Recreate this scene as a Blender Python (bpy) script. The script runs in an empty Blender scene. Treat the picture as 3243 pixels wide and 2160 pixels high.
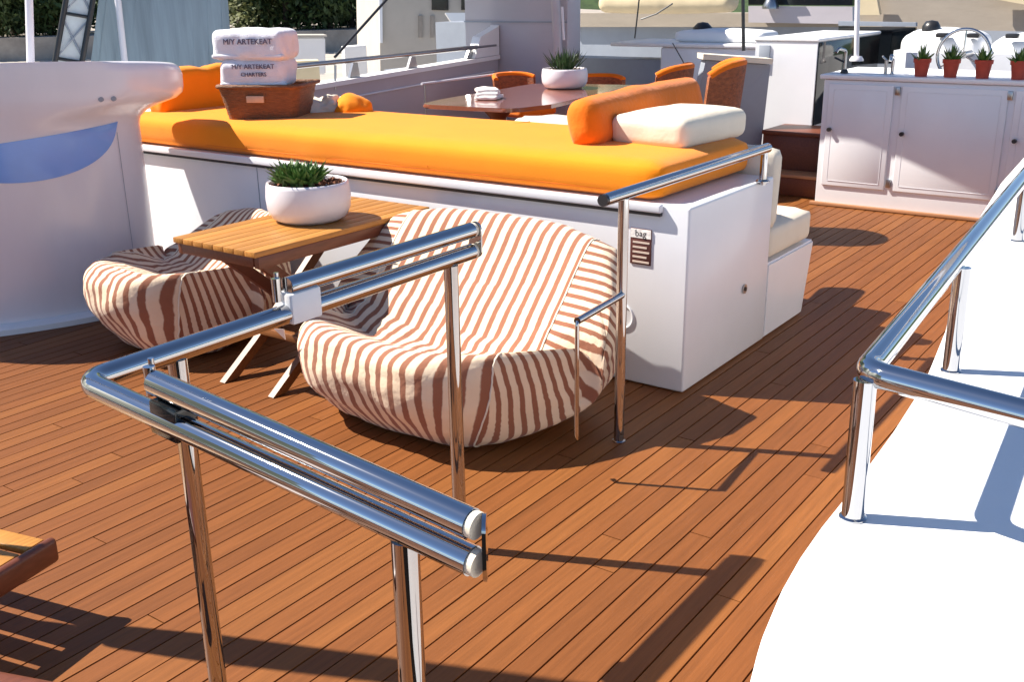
import bpy, bmesh, math, random
from mathutils import Vector, Matrix, noise
random.seed(7)
C = bpy.context.scene.collection
V = Vector
R = math.radians

# ------------------------------------------------------------------ camera, sky, sun, exposure
cam = bpy.data.cameras.new('camera'); cam_o = bpy.data.objects.new('camera', cam); C.objects.link(cam_o)
cam.lens = 36.08; cam.sensor_width = 36.0; cam.clip_start = 0.05; cam.clip_end = 2000
cam_o.matrix_world = Matrix(((0.583552,0.270102,-0.765841,0.000000),(-0.811949,0.177423,-0.556111,0.000000),(-0.014328,0.946343,0.322845,1.650000),(0.000000,0.000000,0.000000,1.000000)))
bpy.context.scene.camera = cam_o

SUN_DIR = V((-0.345, 0.785, 1.0)).normalized()      # towards the sun
world = bpy.data.worlds.new('World'); bpy.context.scene.world = world; world.use_nodes = True
wn = world.node_tree.nodes; wl = world.node_tree.links
sky = wn.new('ShaderNodeTexSky'); sky.sky_type = 'NISHITA'; sky.sun_disc = False
sky.sun_elevation = math.asin(SUN_DIR.z); sky.sun_rotation = math.atan2(SUN_DIR.x, SUN_DIR.y)
sky.air_density = 0.7; sky.dust_density = 0.1; sky.ozone_density = 2.5
bg = wn['Background']; bg.inputs['Strength'].default_value = 0.085
wl.new(sky.outputs['Color'], bg.inputs['Color'])
sl = bpy.data.lights.new('sun', 'SUN'); sl.energy = 5.0; sl.angle = R(0.5); sl.color = (1.0, 0.93, 0.83)
so = bpy.data.objects.new('sun', sl); C.objects.link(so)
so.rotation_euler = (-SUN_DIR).to_track_quat('-Z', 'Y').to_euler()
vs = bpy.context.scene.view_settings
vs.view_transform = 'Standard'; vs.look = 'None'; vs.gamma = 1.0; vs.use_curve_mapping = False; vs.exposure = 1.06

# ------------------------------------------------------------------ materials
def mat(name, col, rough=0.5, metal=0.0, var=0.0, vscale=6.0, bump=0.0, bscale=40.0, stretch=(1, 1, 1), spec=0.5, coat=0.0, rand=0.0, col2=None, sheen=0.0):
    m = bpy.data.materials.new(name); m.use_nodes = True
    nt = m.node_tree; n = nt.nodes; l = nt.links
    b = n['Principled BSDF']
    b.inputs['Base Color'].default_value = (*col, 1); b.inputs['Roughness'].default_value = rough
    b.inputs['Metallic'].default_value = metal; b.inputs['Specular IOR Level'].default_value = spec
    b.inputs['Coat Weight'].default_value = coat; b.inputs['Coat Roughness'].default_value = 0.08
    b.inputs['Sheen Weight'].default_value = sheen
    if var or bump or rand:
        tc = n.new('ShaderNodeTexCoord'); mp = n.new('ShaderNodeMapping'); mp.inputs['Scale'].default_value = stretch
        l.new(tc.outputs['Object'], mp.inputs['Vector'])
        vec = mp.outputs['Vector']
        if rand:
            oi = n.new('ShaderNodeObjectInfo'); mu = n.new('ShaderNodeMath'); mu.operation = 'MULTIPLY'; mu.inputs[1].default_value = 57.0
            l.new(oi.outputs['Random'], mu.inputs[0])
            ad = n.new('ShaderNodeVectorMath'); ad.operation = 'ADD'; l.new(vec, ad.inputs[0]); l.new(mu.outputs[0], ad.inputs[1]); vec = ad.outputs[0]
    if var or rand:
        nz = n.new('ShaderNodeTexNoise'); nz.inputs['Scale'].default_value = vscale; nz.inputs['Detail'].default_value = 6; nz.inputs['Roughness'].default_value = 0.62
        l.new(vec, nz.inputs['Vector'])
        mr = n.new('ShaderNodeMapRange'); mr.inputs['From Min'].default_value = 0.25; mr.inputs['From Max'].default_value = 0.75
        mr.inputs['To Min'].default_value = 1 - var; mr.inputs['To Max'].default_value = 1 + var
        l.new(nz.outputs['Fac'], mr.inputs['Value'])
        mx = n.new('ShaderNodeMix'); mx.data_type = 'RGBA'; mx.blend_type = 'MULTIPLY'; mx.inputs['Factor'].default_value = 1.0
        mx.inputs['A'].default_value = (*col, 1)
        if rand:
            cr = n.new('ShaderNodeValToRGB')
            cr.color_ramp.elements[0].color = (*[c * (1 - rand) for c in col], 1); cr.color_ramp.elements[1].color = (*[min(1, c * (1 + rand)) for c in (col2 or col)], 1)
            e = cr.color_ramp.elements.new(0.5); e.color = (*col, 1)
            l.new(oi.outputs['Random'], cr.inputs['Fac']); l.new(cr.outputs['Color'], mx.inputs['A'])
        l.new(mr.outputs['Result'], mx.inputs['B']); l.new(mx.outputs['Result'], b.inputs['Base Color'])
    if bump:
        nb = n.new('ShaderNodeTexNoise'); nb.inputs['Scale'].default_value = bscale; nb.inputs['Detail'].default_value = 4
        l.new(vec, nb.inputs['Vector'])
        bp = n.new('ShaderNodeBump'); bp.inputs['Strength'].default_value = bump; bp.inputs['Distance'].default_value = 0.01
        l.new(nb.outputs['Fac'], bp.inputs['Height']); l.new(bp.outputs['Normal'], b.inputs['Normal'])
    return m

M = {}
M['teak'] = mat('teak plank', (0.180, 0.061, 0.0165), 0.5, var=0.20, vscale=3.0, bump=0.12, bscale=9, stretch=(1.2, 22, 22), rand=0.12, col2=(0.190, 0.069, 0.018), spec=0.22)
M['caulk'] = mat('black deck caulking', (0.006, 0.004, 0.003), 0.9, spec=0.1)
M['teakedge'] = mat('teak margin', (0.36, 0.17, 0.08), 0.5, var=0.2, vscale=3, stretch=(18, 1, 18))
M['tteak'] = mat('oiled table teak', (0.40, 0.175, 0.035), 0.42, var=0.3, vscale=3.5, bump=0.1, bscale=8, stretch=(1.3, 26, 26), rand=0.16, spec=0.4)
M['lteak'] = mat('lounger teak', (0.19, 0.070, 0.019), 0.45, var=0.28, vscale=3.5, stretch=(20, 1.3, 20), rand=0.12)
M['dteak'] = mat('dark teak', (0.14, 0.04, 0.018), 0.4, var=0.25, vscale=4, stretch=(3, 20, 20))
M['gloss'] = mat('varnished table top', (0.30, 0.095, 0.045), 0.12, var=0.18, vscale=2.5, stretch=(1, 14, 14), coat=0.9)
M['white'] = mat('white gelcoat', (0.76, 0.77, 0.80), 0.32, var=0.05, vscale=1.6, bump=0.015, bscale=3, coat=0.25)
M['whiteplat'] = mat('white painted coaming', (0.82, 0.82, 0.82), 0.5, var=0.03, vscale=3, bump=0.03, bscale=120)
M['pod'] = mat('pale mast housing gelcoat', (0.80, 0.76, 0.77), 0.25, var=0.09, vscale=1.3, stretch=(1, 1, 0.25), coat=0.3)
M['podblue'] = mat('blue drum patch', (0.20, 0.38, 0.80), 0.2, var=0.12, vscale=2, coat=0.4)
M['grey'] = mat('lilac grey tone', (0.46, 0.43, 0.46), 0.4, var=0.07, vscale=1.0, stretch=(1, 1, 3))  # lilac grey, also used as painted shade on the bulwark
M['mid'] = mat('mid grey tone', (0.30, 0.33, 0.38), 0.45, var=0.15, vscale=1.2)  # mid grey; carries painted shade on the wing panel and neighbour yacht side
M['steel'] = mat('polished stainless steel', (0.46, 0.47, 0.49), 0.04, 1.0, bump=0.004, bscale=4)
M['steeld'] = mat('dull steel', (0.42, 0.42, 0.42), 0.28, 1.0)
M['dark'] = mat('dark fitting', (0.02, 0.02, 0.022), 0.35)
M['black'] = mat('smoked glass', (0.006, 0.008, 0.01), 0.08)
M['orange'] = mat('orange canvas', (0.86, 0.25, 0.002), 0.85, var=0.07, vscale=3, bump=0.25, bscale=260, sheen=0.15, spec=0.2)
M['orange2'] = mat('deep orange canvas', (0.74, 0.165, 0.004), 0.85, var=0.1, vscale=4, bump=0.3, bscale=40, sheen=0.15, spec=0.2)
M['cream'] = mat('cream cushion vinyl', (0.74, 0.66, 0.53), 0.7, var=0.05, vscale=5, bump=0.12, bscale=60)
M['towel'] = mat('white terry cloth', (0.80, 0.79, 0.84), 0.95, var=0.05, vscale=30, bump=0.6, bscale=180, sheen=0.3)
M['rattan'] = mat('rust brown woven rattan', (0.26, 0.075, 0.022), 0.6, var=0.5, vscale=26, bump=0.8, bscale=70, stretch=(1, 1, 2))
M['basket'] = mat('brown wicker', (0.20, 0.080, 0.030), 0.6, var=0.35, vscale=40, bump=0.9, bscale=90, stretch=(0.6, 0.6, 2.4))
M['navy'] = mat('navy embroidery', (0.12, 0.11, 0.17), 0.9)
M['plaque'] = mat('pale wooden plaque', (0.62, 0.42, 0.28), 0.5, var=0.1, vscale=20)
M['pot'] = mat('white ceramic', (0.74, 0.71, 0.74), 0.35, var=0.05, vscale=4, coat=0.2)
M['terracotta'] = mat('red clay', (0.42, 0.055, 0.028), 0.7, var=0.2, vscale=20)
M['soil'] = mat('potting bark', (0.16, 0.06, 0.03), 0.95, var=0.5, vscale=60, bump=1.0, bscale=80)
M['leaf'] = mat('succulent leaf', (0.075, 0.15, 0.03), 0.45, var=0.45, vscale=22)
M['leafd'] = mat('dark spiky leaf', (0.035, 0.075, 0.022), 0.5, var=0.5, vscale=14)
M['tree'] = mat('tree foliage', (0.045, 0.075, 0.02), 0.7, var=0.6, vscale=0.9)
M['tree2'] = mat('yellowish foliage', (0.085, 0.095, 0.022), 0.7, var=0.6, vscale=0.9)
M['bark'] = mat('bark', (0.06, 0.045, 0.035), 0.9, var=0.4, vscale=6)
M['quay'] = mat('pale quay concrete', (0.42, 0.38, 0.33), 0.9, var=0.2, vscale=0.6, bump=0.3, bscale=6)
M['stone'] = mat('harbour stone', (0.34, 0.30, 0.26), 0.9, var=0.3, vscale=1.2, bump=0.5, bscale=5)
M['hut'] = mat('beige render', (0.46, 0.42, 0.37), 0.9, var=0.1, vscale=1.0)
M['canvas'] = mat('cream sail canvas', (0.66, 0.55, 0.36), 0.85, var=0.08, vscale=3, bump=0.2, bscale=9)
M['taupe'] = mat('taupe shade on awning canvas', (0.36, 0.31, 0.25), 0.85, var=0.1, vscale=1.4, stretch=(1, 1, 4), bump=0.2, bscale=5)  # cream awning cloth with its shade put into the colour
M['screen'] = mat('teal grey canvas screen', (0.23, 0.29, 0.33), 0.7, var=0.3, vscale=1.6, stretch=(6, 6, 0.35))
M['gang'] = mat('pale aluminium gangway', (0.62, 0.68, 0.70), 0.35, 0.2, var=0.15, vscale=4)
M['paper'] = mat('white linen napkin', (0.80, 0.76, 0.72), 0.9, bump=0.3, bscale=50)
M['brownsign'] = mat('maroon printed label', (0.10, 0.03, 0.025), 0.5)
M['signlines'] = mat('pale printed lines', (0.62, 0.5, 0.42), 0.5)

def water_mat():
    m = mat('harbour water', (0.02, 0.07, 0.10), 0.06, bump=0.4, bscale=1.4)
    return m
M['water'] = water_mat()

def stripe_mat():
    m = bpy.data.materials.new('cream and brick striped canvas'); m.use_nodes = True
    nt = m.node_tree; n = nt.nodes; l = nt.links; b = n['Principled BSDF']
    b.inputs['Roughness'].default_value = 0.9; b.inputs['Specular IOR Level'].default_value = 0.2; b.inputs['Sheen Weight'].default_value = 0.15
    at = n.new('ShaderNodeAttribute'); at.attribute_name = 'stripe'
    tc = n.new('ShaderNodeTexCoord'); nz = n.new('ShaderNodeTexNoise'); nz.inputs['Scale'].default_value = 55; nz.inputs['Detail'].default_value = 3
    l.new(tc.outputs['Object'], nz.inputs['Vector'])
    ma = n.new('ShaderNodeMath'); ma.operation = 'MULTIPLY_ADD'; ma.inputs[1].default_value = 0.08
    l.new(nz.outputs['Fac'], ma.inputs[0]); l.new(at.outputs['Fac'], ma.inputs[2])
    fr = n.new('ShaderNodeMath'); fr.operation = 'FRACT'; l.new(ma.outputs[0], fr.inputs[0])
    cr = n.new('ShaderNodeValToRGB'); e = cr.color_ramp.elements
    cream = (0.80, 0.63, 0.45, 1); brick = (0.30, 0.122, 0.070, 1)
    e[0].position = 0.0; e[0].color = cream; e[1].position = 1.0; e[1].color = cream
    for p, c in ((0.50, cream), (0.56, brick), (0.94, brick)):
        k = e.new(p); k.color = c
    l.new(fr.outputs[0], cr.inputs['Fac'])
    n2 = n.new('ShaderNodeTexNoise'); n2.inputs['Scale'].default_value = 5; n2.inputs['Detail'].default_value = 5
    l.new(tc.outputs['Object'], n2.inputs['Vector'])
    mr = n.new('ShaderNodeMapRange'); mr.inputs['To Min'].default_value = 0.82; mr.inputs['To Max'].default_value = 1.12; l.new(n2.outputs['Fac'], mr.inputs['Value'])
    mx = n.new('ShaderNodeMix'); mx.data_type = 'RGBA'; mx.blend_type = 'MULTIPLY'; mx.inputs['Factor'].default_value = 1
    l.new(cr.outputs['Color'], mx.inputs['A']); l.new(mr.outputs['Result'], mx.inputs['B']); l.new(mx.outputs['Result'], b.inputs['Base Color'])
    nb = n.new('ShaderNodeTexNoise'); nb.inputs['Scale'].default_value = 16; nb.inputs['Detail'].default_value = 4; l.new(tc.outputs['Object'], nb.inputs['Vector'])
    bp = n.new('ShaderNodeBump'); bp.inputs['Strength'].default_value = 0.35; bp.inputs['Distance'].default_value = 0.02
    l.new(nb.outputs['Fac'], bp.inputs['Height']); l.new(bp.outputs['Normal'], b.inputs['Normal'])
    return m
M['stripe'] = stripe_mat()

# ------------------------------------------------------------------ helpers
def tag(o, label=None, cat=None, group=None, kind=None):
    if label: o['label'] = label
    if cat: o['category'] = cat
    if group: o['group'] = group
    if kind: o['kind'] = kind
    return o
def thing(name, label, cat, loc=(0, 0, 0), rz=0.0, group=None):
    o = bpy.data.objects.new(name, None); C.objects.link(o); o.location = loc; o.rotation_euler = (0, 0, rz); o.empty_display_size = 0.1
    return tag(o, label, cat, group)
def finish(name, me, m, parent=None, smooth=35, world=True):
    me.materials.append(m)
    if smooth:
        me.shade_smooth(); me.set_sharp_from_angle(angle=R(smooth))
    o = bpy.data.objects.new(name, me); C.objects.link(o)
    if parent:
        o.parent = parent
        if world:
            p = parent
            loc = V((0, 0, 0)); 
            while p: loc += p.location; p = p.parent
            me.transform(Matrix.Translation(-loc))
    return o
def obj(name, bm, m, parent=None, smooth=35, world=True):
    bmesh.ops.recalc_face_normals(bm, faces=bm.faces[:])
    me = bpy.data.meshes.new(name); bm.to_mesh(me); bm.free()
    return finish(name, me, m, parent, smooth, world)
def new(): return bmesh.new()
def box(bm, lo, hi, bev=0.0, seg=2, mtx=None):
    lo = V(lo); hi = V(hi); c = (lo + hi) / 2; s = hi - lo
    r = bmesh.ops.create_cube(bm, size=1.0); vs_ = r['verts']
    for v in vs_: v.co = V((v.co.x * s.x, v.co.y * s.y, v.co.z * s.z)) + c
    if bev:
        es = list({e for v in vs_ for e in v.link_edges})
        r = bmesh.ops.bevel(bm, geom=es, offset=bev, segments=seg, profile=0.5, affect='EDGES'); 
        vs_ = list({v for f in r['faces'] for v in f.verts} | {v for v in vs_ if v.is_valid})
    if mtx is not None:
        for v in vs_: v.co = mtx @ v.co
    return vs_
def rotz(a, c): return Matrix.Translation(V(c)) @ Matrix.Rotation(a, 4, 'Z')
def prism(bm, pts, z0, z1):
    """vertical prism over the polygon pts (x, y)"""
    b = [bm.verts.new((p[0], p[1], z0)) for p in pts]; t = [bm.verts.new((p[0], p[1], z1)) for p in pts]
    bm.faces.new(b[::-1]); bm.faces.new(t)
    for i in range(len(pts)):
        j = (i + 1) % len(pts); bm.faces.new((b[i], b[j], t[j], t[i]))
def hexa(bm, q, n, th):
    """slab: quad q (4 points) extruded by vector n*th"""
    a = [bm.verts.new(V(p)) for p in q]; d = V(n).normalized() * th; b = [bm.verts.new(V(p) + d) for p in q]
    bm.faces.new(a); bm.faces.new(b[::-1])
    for i in range(len(q)):
        j = (i + 1) % len(q); bm.faces.new((a[i], b[i], b[j], a[j]))
def fillet(pts, rad, seg=8):
    pts = [V(p) for p in pts]; out = [pts[0]]
    for i in range(1, len(pts) - 1):
        a, b, c = pts[i - 1], pts[i], pts[i + 1]
        u = (a - b).normalized(); w = (c - b).normalized(); ang = u.angle(w)
        d = min(rad / math.tan(ang / 2), (a - b).length * 0.45, (c - b).length * 0.45)
        p0 = b + u * d; p1 = b + w * d
        for k in range(seg + 1):
            t = k / seg; out.append((1 - t) ** 2 * p0 + 2 * t * (1 - t) * b + t * t * p1)
    out.append(pts[-1]); return out
def tube(bm, pts, r, n=20, cap=True, r1=None):
    pts = [V(p) for p in pts]; rings = []
    t = (pts[1] - pts[0]).normalized(); up = V((0, 0, 1)) if abs(t.z) < 0.9 else V((1, 0, 0))
    a = t.cross(up).normalized()
    for i, p in enumerate(pts):
        if i == 0: t = (pts[1] - p).normalized()
        elif i == len(pts) - 1: t = (p - pts[i - 1]).normalized()
        else: t = ((pts[i + 1] - p).normalized() + (p - pts[i - 1]).normalized()).normalized()
        a = (a - t * a.dot(t)).normalized(); b = t.cross(a)
        rr = r if r1 is None else r + (r1 - r) * i / (len(pts) - 1)
        rings.append([bm.verts.new(p + a * (rr * math.cos(2 * math.pi * k / n)) + b * (rr * math.sin(2 * math.pi * k / n))) for k in range(n)])
    for i in range(len(rings) - 1):
        for k in range(n):
            j = (k + 1) % n; bm.faces.new((rings[i][k], rings[i][j], rings[i + 1][j], rings[i + 1][k]))
    if cap: bm.faces.new(rings[0][::-1]); bm.faces.new(rings[-1])
def lathe(bm, prof, c, n=48, a0=0.0, a1=2 * math.pi):
    full = abs(a1 - a0 - 2 * math.pi) < 1e-6; m_ = n if full else n + 1; cols = []
    for k in range(m_):
        a = a0 + (a1 - a0) * k / n
        cols.append([bm.verts.new((c[0] + r * math.cos(a), c[1] + r * math.sin(a), c[2] + z)) for r, z in prof])
    for k in range(n):
        j = (k + 1) % m_
        for i in range(len(prof) - 1):
            try: bm.faces.new((cols[k][i], cols[j][i], cols[j][i + 1], cols[k][i + 1]))
            except ValueError: pass
    bmesh.ops.remove_doubles(bm, verts=bm.verts[:], dist=1e-5)
def cushion(bm, sx, sy, sz, rad, puff=0.0, wr=0.0, n=14, mtx=None, wf=5.0, seed=0.0):
    """soft rounded box centred on the origin, puffed faces, wrinkled"""
    nx, ny, nz_ = (max(4, int(n * s / max(sx, sy, sz))) + 4 for s in (sx, sy, sz))
    start = len(bm.verts)
    def grid(u, v, w, su, sv, sw, nu, nv, sgn):
        def tt(i, nn): return math.sin((i / nn - 0.5) * math.pi) * 0.25 + (i / nn - 0.5) * 1.0 * 0.5
        g = []
        for i in range(nu + 1):
            row = []
            for j in range(nv + 1):
                p = [0, 0, 0]; p[u] = 2 * (i / nu - 0.5) * su / 2; p[v] = 2 * (j / nv - 0.5) * sv / 2; p[w] = sgn * sw / 2
                row.append(bm.verts.new(p))
            g.append(row)
        for i in range(nu):
            for j in range(nv): bm.faces.new((g[i][j], g[i + 1][j], g[i + 1][j + 1], g[i][j + 1]))
    s = (sx, sy, sz); N = (nx, ny, nz_)
    for u, v, w in ((0, 1, 2), (1, 2, 0), (2, 0, 1)):
        for sg in (-1, 1): grid(u, v, w, s[u], s[v], s[w], N[u], N[v], sg)
    bmesh.ops.remove_doubles(bm, verts=bm.verts[start:] if start else bm.verts[:], dist=1e-5)
    bm.verts.ensure_lookup_table()
    h = V(s) / 2
    for v in bm.verts[start:]:
        p = v.co.copy(); q = V([max(-(h[i] - rad), min(h[i] - rad, p[i])) for i in range(3)])
        d = p - q
        if d.length > 1e-9:
            cnt = sum(1 for i in range(3) if abs(d[i]) > 1e-9)
            if cnt > 1: d = d.normalized() * rad
        p = q + d
        f = [1 - (p[i] / h[i]) ** 2 for i in range(3)]
        if puff:
            k = puff * max(0, f[0]) * max(0, f[1]); p.z += k * (1 if p.z > 0 else -1) * abs(p.z) / h.z
        if wr:
            nn = p.normalized() if p.length else V((0, 0, 1))
            p += nn * wr * (noise.noise(V((p.x * wf + seed, p.y * wf, p.z * wf + seed))) + 0.5 * noise.noise(V((p.x * wf * 2.3, p.y * wf * 2.3 + seed, p.z * wf * 2.3))))
        v.co = mtx @ p if mtx is not None else p
def text(name, s, size, mtx, m, parent, depth=0.0015):
    c = bpy.data.curves.new(name, 'FONT'); c.body = s; c.size = size; c.align_x = 'CENTER'; c.align_y = 'CENTER'; c.extrude = depth; c.resolution_u = 2
    o = bpy.data.objects.new(name + '_tmp', c); C.objects.link(o)
    dg = bpy.context.evaluated_depsgraph_get(); me = bpy.data.meshes.new_from_object(o.evaluated_get(dg)); bpy.data.objects.remove(o)
    me.transform(mtx); me.materials.clear()
    return finish(name, me, m, parent, smooth=0)

# ------------------------------------------------------------------ the setting
def structure(name, bm, m, smooth=0): return tag(obj(name, bm, m, None, smooth), kind='structure')
bm = new(); box(bm, (-900, -900, -3.7), (900, 900, -3.5)); structure('water', bm, M['water'])
# quay beyond the boat (to the upper left), one slab that runs on behind the trees
QD = V((0.62, 0.785, 0)); QN = V((0.785, -0.62, 0))
bm = new()
q = [QD * 13.5 - QN * 120, QD * 13.5 + QN * 9.5, QD * 160 + QN * 60, QD * 160 - QN * 200]
prism(bm, [(p.x, p.y) for p in q], -3.55, -1.25); structure('quay', bm, M['quay'])
bm = new()
q = [QD * 57 - QN * 60, QD * 57 + QN * 34, QD * 150 + QN * 40, QD * 150 - QN * 120]
prism(bm, [(p.x, p.y) for p in q], -1.28, -0.15); structure('planted_terrace', bm, M['stone'])
bm = new()
gv = []
for d_ in range(80, 330, 12):
    row_ = []
    for k in range(-70, 141, 3):
        a = R(k); rd = d_ + 30 * max(0, math.cos(a)); e_ = 0.18 + 0.82 * min(1, max(0, (k - 12) / 30))
        row_.append(bm.verts.new((rd * math.cos(a), rd * math.sin(a), -3.6 + max(0, d_ - 84) * 0.62 * e_ * (0.85 + 0.15 * math.sin(k * 0.21)) + (4.5 * noise.noise(V((k * 0.31, d_ * 0.05, 0))) if d_ > 92 else 0))))
    gv.append(row_)
for a, b in zip(gv, gv[1:]):
    for i in range(len(a) - 1): bm.faces.new((a[i], a[i + 1], b[i + 1], b[i]))
structure('added_hill', bm, M['tree'], 60)  # hill added to darken the sky reflections in the steel rails
# hull and teak deck
bm = new(); prism(bm, [(-6, -2.6), (3, -3.2), (12, -2.2), (15, 2), (14, 8.2), (9, 7.9), (-6, 7.7)], -3.5, -0.03); structure('hull', bm, M['white'])
deck = bpy.data.objects.new('deck', None); C.objects.link(deck); tag(deck, kind='structure')
bm = new(); box(bm, (-4, -2.0, -0.0295), (13, 7.45, -0.012)); obj('caulking', bm, M['caulk'], deck, 0)
PW = 0.0748; GAP = 0.0054
y = 1.408 - PW * 14
row = 0; count = 0; rest = new()
while y < 7.38:
    x = -0.2 + random.uniform(-3.6, 0.2)
    while x < 10.6:
        ln = random.uniform(3.0, 5.2); x1 = x + ln
        inview = (0.7 < x1 and x < 8.05 and y < 5.75) and not (x > 3.8 and x1 < 5.0 and y > 2.0)
        inview = inview and (y < 0.82 * x1 + 2.75) and (y > 0.10 * x - 0.05)
        hidden = x > 3.6 and y > 1.95 and x1 < 8.0
        dz = random.uniform(-0.0006, 0.0006)
        lo = (x, y + GAP / 2, -0.02); hi = (x1 - 0.004, y + PW - GAP / 2, 0.0 + dz)
        if inview and not hidden and count < 299:
            b = new(); box(b, lo, hi); 
            o = obj('plank', b, M['teak'], deck, 0); count += 1
            cx = (lo[0] + hi[0]) / 2
        else: box(rest, lo, hi)
        x = x1
    y += PW; row += 1
tag(obj('hidden_planking', rest, M['teak'], deck, 0), kind='stuff')

# ------------------------------------------------------------------ white coaming on the right with its rail
edge = [(0.55, 0.25), (1.184, 0.439), (1.309, 0.472), (1.451, 0.497), (1.570, 0.510), (1.694, 0.517), (1.836, 0.520), (2.203, 0.536), (2.541, 0.560), (3.05, 0.63), (3.7, 0.75), (4.5, 0.88), (5.6, 1.0), (7.0, 1.1)]
co = thing('side_coaming', 'big white painted side coaming with a rounded edge beside the teak deck', 'coaming', (2.5, -0.3, 0.0))
bm = new()
top = [V((p[0], p[1], 0.72)) for p in fillet([(a[0], a[1], 0) for a in edge], 0.4, 4)]
secs = []
for i, p in enumerate(top):
    t = (top[min(i + 1, len(top) - 1)] - top[max(i - 1, 0)]).normalized(); nrm = V((-t.y, t.x, 0))
    prof = [(-0.06, 0.0), (-0.02, -0.001), (0.0, -0.006), (0.012, -0.018), (0.016, -0.04), (-0.02, -0.15), (-0.10, -0.4), (-0.16, -0.72)]
    secs.append([bm.verts.new((p.x + nrm.x * a, p.y + nrm.y * a, 0.72 + b)) for a, b in prof])
for i in range(len(secs) - 1):
    for k in range(len(secs[0]) - 1): bm.faces.new((secs[i][k], secs[i + 1][k], secs[i + 1][k + 1], secs[i][k + 1]))
fl = [s[0] for s in secs]; far = [bm.verts.new((7.0, -2.6, 0.72)), bm.verts.new((0.55, -2.6, 0.72))]
bm.faces.new(fl + far)
obj('top_moulding', bm, M['whiteplat'], co, 50)

def base_flange(bm, p, r, h=0.012): lathe(bm, [(0.0001, h), (r * 0.7, h), (r, h * 0.35), (r, 0), (0.0001, 0)], p, 24)
cr_ = thing('coaming_rail', 'low polished steel rail bent round the corner of the white coaming', 'railing', (1.745, 0.49, 0.72))
pb = (1.749, 0.494, 1.000); pf = (4.005, 0.653, 1.000); pn = (1.699, 0.227, 1.000)
d1 = (V(pf) - V(pb)); d2 = (V(pn) - V(pb))
bm = new(); tube(bm, fillet([V(pb) + d2 * 4.5, pb, V(pb) + d1 * 1.9], 0.055, 10), 0.024, 24); obj('rail', bm, M['steel'], cr_, 40)
for bx in ((1.7304, 0.4854), (2.6267, 0.532), (4.2247, 0.76 - 0.08)):
    bm = new(); tube(bm, [(bx[0], bx[1], 0.72), (bx[0] + 0.005, bx[1] + 0.004, 0.99)], 0.0205, 20); base_flange(bm, (bx[0], bx[1], 0.7205), 0.025, 0.008); obj('post', bm, M['steel'], cr_, 40)

# ------------------------------------------------------------------ handrail of the stair opening in the foreground
hr = thing('stair_handrail', 'polished steel double handrail bent like a hairpin in the foreground', 'railing', (1.05, 1.8, 0))
zb = 0.935
Aend = V((2.283, 1.800, 0.932)); Bd = V((1.045, 1.699, 0.913)); Be = V((1.045, 0.837, 0.849))
Aend.z = zb; bend = V((1.032, 1.772, 0.935)); dB = (Be - V((1.045, 1.795, zb - 0.003))).normalized()
dA = V((1, 0, 0)); bend = V((1.036, 1.797, zb - 0.003)); Aend.y = 1.80
bm = new(); tube(bm, fillet([Aend, bend, Be], 0.052, 12), 0.024, 28); obj('rail', bm, M['steel'], hr, 40)
up = V((0, 0, 0.063))
A0 = V((1.575, 1.798, zb)) + up; A1 = V((Aend.x, 1.80, zb)) + up
bm = new(); tube(bm, [A0, A1], 0.0235, 28); obj('upper_rail', bm, M['steel'], hr, 40)
B0 = V((1.045, 1.570, 0.956)); B1 = Be + up; B0 = Be + up - dB * ((Be - B0).length)
bm = new(); tube(bm, [B0, B1], 0.0235, 28); obj('upper_rail', bm, M['steel'], hr, 40)
# end plates: two lobes joined by a waist
for nm, pe, dd, nm2 in (('end_plate', Be, dB, 'B'), ('end_plate', Aend, V((1, 0, 0)), 'A')):
    bm = new(); s_ = V((-dd.y, dd.x, 0)); prof = []
    for k in range(40):
        a = 2 * math.pi * k / 40; rr = 0.0225
        cz = 0.063 if math.sin(a) > 0 else 0.0
        prof.append((rr * math.cos(a), cz + rr * math.sin(a)))
    q_ = Matrix.Rotation(R(34), 3, 'Z') if nm2 == 'B' else Matrix.Identity(3)
    dd2 = q_ @ dd; s_ = q_ @ s_
    f_ = [bm.verts.new(pe + dd * 0.020 + s_ * a + V((0, 0, b))) for a, b in prof]
    g_ = [bm.verts.new(pe + dd * 0.020 + dd2 * 0.006 + s_ * a + V((0, 0, b))) for a, b in prof]
    bm.faces.new(f_); bm.faces.new(g_[::-1])
    for k in range(40): bm.faces.new((f_[k], f_[(k + 1) % 40], g_[(k + 1) % 40], g_[k]))
    obj(nm, bm, M['steel'], hr, 40)
    for u_ in (V((0, 0, 0)), up):
        bm = new(); tube(bm, [pe + dd * 0.0005 + u_, pe + dd * 0.0125 + u_], 0.0215, 20); obj('end_plug', bm, M['cream'], hr, 40)
# clamps between the two tubes
bm = new(); box(bm, (1.565, 1.771, zb - 0.026), (1.66, 1.829, zb + 0.05), 0.006); obj('white_clamp', bm, M['whiteplat'], hr)
mB = Matrix.Translation(B0 - up + dB * 0.045) @ dB.to_track_quat('X', 'Z').to_matrix().to_4x4()
bm = new(); box(bm, (-0.038, -0.0255, -0.027), (0.038, 0.0255, 0.04), 0.004, 2, mB); obj('dark_clamp', bm, M['black'], hr)
for p_ in (A0 + V((-0.03, 0, 0.0)), B0 - dB * 0.012):
    bm = new(); tube(bm, [p_ + V((0, 0, -0.028)), p_ + V((0, 0, 0.028))], 0.011, 14); tube(bm, [p_ + V((0.018, 0.018, -0.02)), p_ + V((0.018, 0.018, 0.035))], 0.006, 10); obj('hinge_pin', bm, M['steel'], hr, 40)
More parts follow.
